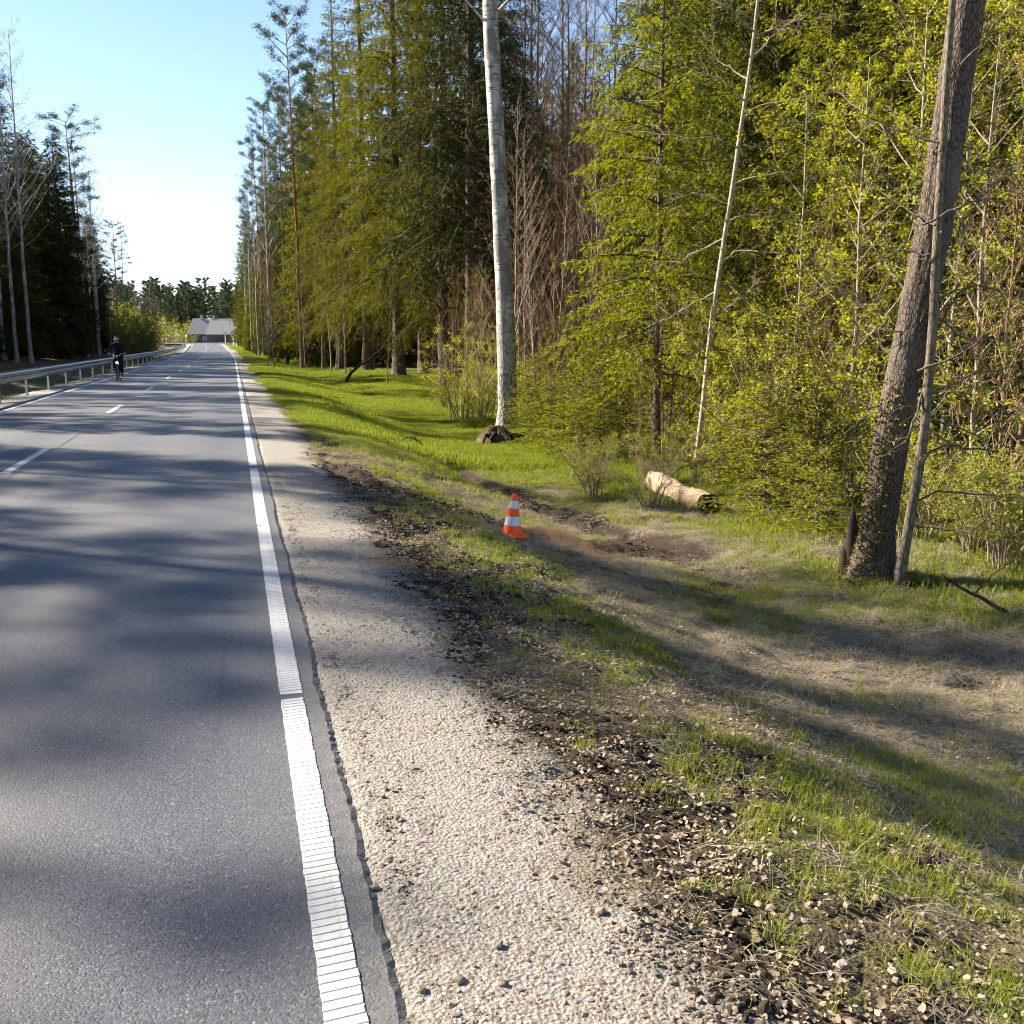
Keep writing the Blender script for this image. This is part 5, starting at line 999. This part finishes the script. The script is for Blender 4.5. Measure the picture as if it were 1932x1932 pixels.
def stones(n, rad, s0, s1, rng, flat=.55, jit=.28):
    V = []; F = []
    sz = s0 * (s1 / s0) ** (rng.random(n) ** 2.2)
    for k in range(n):
        v = ico_v * (1 + rng.uniform(-jit, jit, (12, 1))) * [1, rng.uniform(.6, 1), flat * rng.uniform(.6, 1.2)]; a = rng.uniform(0, 6.28); t = rng.normal(0, .3)
        v = np.array(Matrix.Rotation(a, 3, 'Z') @ Matrix.Rotation(t, 3, 'X')) @ v.T; c = rng.uniform(-rad, rad, 2)
        V.append(v.T * sz[k] + [c[0], c[1], sz[k] * flat * .35]); F.append(ico_f + 12 * k)
    return np.concatenate(V), np.concatenate(F)
def litter(n, rad, rng, L0=.010, L1=.030):
    V = []; F = []
    for k in range(n):
        L = rng.uniform(L0, L1); W = L * rng.uniform(.5, .8); a = rng.uniform(0, 6.28); cu = rng.uniform(-.35, .5); t = rng.normal(0, .35, 2)
        v = np.array([(-L / 2, 0, 0), (-L * .1, W / 2, cu * W * .5), (-L * .05, 0, 0), (-L * .1, -W / 2, cu * W * .5), (L * .3, W * .35, cu * W * .5), (L * .3, -W * .35, cu * W * .4), (L / 2, 0, cu * W * .4)])
        v = (np.array(Matrix.Rotation(a, 3, 'Z') @ Matrix.Rotation(t[0], 3, 'X') @ Matrix.Rotation(t[1], 3, 'Y')) @ v.T).T + np.r_[rng.uniform(-rad, rad, 2), rng.uniform(.004, .02)]
        V.append(v); F.append(np.array([(0, 2, 1), (0, 3, 2), (1, 2, 4), (2, 3, 5), (2, 6, 4), (2, 5, 6)]) + 7 * k)
    return np.concatenate(V), np.concatenate(F)
SN_G = proto_coll('gravel_patch', mk(lambda: stones(40, .115, .0028, .0135, rg, .5, .42), 8, 'stone'))
SN_B = proto_coll('stone_patch', mk(lambda: stones(6, .13, .006, .019, rg, .6), 6, 'stone'))
LT = proto_coll('leaf_patch', mk(lambda: litter(15, .13, rg), 7, 'dead_leaf'))
CL = proto_coll('clod_patch', mk(lambda: stones(26, .10, .004, .022, rg, .6, .4), 5, 'clod'))
def cand(n, x0, x1, y0, y1, rng, pw=1.):
    y = y0 + (y1 - y0) * rng.random(n) ** pw; x = rng.uniform(x0, x1, n); return np.stack([x, y], -1)
def pick(p, w, rng): return p[rng.random(len(p)) < w]
p = cand(6500, .36, 1.5, 1.6, 13, rg, 1.5); m = masks(p[:, 0], p[:, 1]); p = pick(p, np.clip(m['gravel'] * 1.1, 0, 1), rg)
scatter('gravel', 'crushed limestone gravel on the road shoulder', SN_G, 8, p, rg.uniform(.55, 1.05, len(p)), rg, dz=-.0045)
p = cand(1500, .45, 2.7, 1.6, 10, rg, 1.4); m = masks(p[:, 0], p[:, 1]); p = pick(p, (.25 * (1 - m['gravel']) + .55 * m['soil'] + .04 * m['gravel']) * (1 - .7 * m['rut']), rg)
scatter('gravel_lumps', 'larger pale stones scattered over gravel and soil', SN_B, 6, p, rg.uniform(.6, 1.2, len(p)), rg, dz=-.004)
p = cand(12000, 1.0, 7, 1.6, 16, rg, 1.4); m = masks(p[:, 0], p[:, 1]); cl = fbm(p[:, 0], p[:, 1], .5, 91)
p = pick(p, np.clip((.25 + .5 * m['soil'] + .5 * sst(.45, .65, cl)) * (1 - m['gravel']) * (1 - .85 * m['rut']) * (1 - .6 * sst(2.2, 3., p[:, 0])) * (1 - m['sand']), 0, 1), rg)
scatter('leaf_litter', 'dead curled leaves strewn over the verge', LT, 7, p, rg.uniform(.6, 1.15, len(p)), rg)
p = cand(6500, .9, 5, 1.6, 17, rg, 1.3); m = masks(p[:, 0], p[:, 1]); p = pick(p, np.clip(m['soil'] * .9, 0, 1), rg)
scatter('soil_clods', 'dark crumbly clods of bare soil', CL, 5, p, rg.uniform(.5, 1.2, len(p)), rg, dz=-.004)
p = cand(21000, 1.0, 9, 1.6, 20, rg, 1.3); m = masks(p[:, 0], p[:, 1]); p = pick(p, np.clip((.14 + .86 * m['straw']) * (1 - .6 * m['soil']) * (1 - .92 * m['rut']) * (1 - m['gravel'] * 1.5) * (1 - m['sand']), 0, 1), rg)
scatter('dry_grass', 'flattened straw-coloured dry grass on the slope', ST, 6, p, rg.uniform(.6, 1.15, len(p)), rg)
p = np.concatenate([cand(34000, 1.0, 6.5, 1.6, 14, rg, 1.3), cand(30000, 1.0, 8, 12, 26, rg)]); m = masks(p[:, 0], p[:, 1]); p = pick(p, np.clip(m['green'] ** 1.4 * .8 + .03 - m['gravel'] - m['rut'], 0, 1), rg)
scatter('grass', 'short fresh grass in tufts on the verge', GR_S, 6, p, rg.uniform(.6, 1.5, len(p)) * np.where(p[:, 1] > 13, 1.25, 1), rg, normal=False)
p = np.concatenate([cand(24000, 1.1, 12, 20, 62, rg, 1.4), cand(2600, 6.2, 13, 6.5, 20, rg), cand(2600, -9, -6.6, 24, 120, rg, 1.5), cand(5000, -2, 9, 60, 215, rg)]); m = masks(p[:, 0], p[:, 1]); p = pick(p, np.clip(m['green'] - m['gravel'], 0, 1), rg)
scatter('verge_grass', 'bright green grass along the forest edge', GR_F, 5, p, rg.uniform(.6, 1.2, len(p)) * np.where(p[:, 1] > 60, 1.7, 1.) * (.55 + 1.1 * fbm(p[:, 0], p[:, 1], 1.2, 77)), rg, normal=False)
# single stones large enough to pick out
lm = [(1505, 2870), (1385, 2960), (1240, 1990), (1515, 2985), (1080, 2640), (1130, 2690), (1700, 2610), (1810, 2760), (1270, 3010), (2425, 2795), (2325, 2750), (2090, 2815), (2420, 2855), (2270, 2560), (2015, 2570), (1960, 2800), (2700, 2980), (2860, 2460), (2650, 2600), (1770, 2480), (2100, 2500), (1900, 2940), (1640, 2330), (2210, 2980)]
for k, (u, v) in enumerate(lm):
    g = G(u * 1932 / 3088, v * 1932 / 3088); mb = MB(); s_ = rg.uniform(.011, .02); vv, ff = stones(1, .0, 1., 1.0001, rg, .7); mb.add(vv * s_, ff)
    obj('limestone_lump', mb.mesh('limestone_lump', ['stone']), None, (g[0], g[1], g[2] + .002), 'single fist-sized pale stone lying on gravel and soil of the shoulder', 'stone', 'single stones on the shoulder')
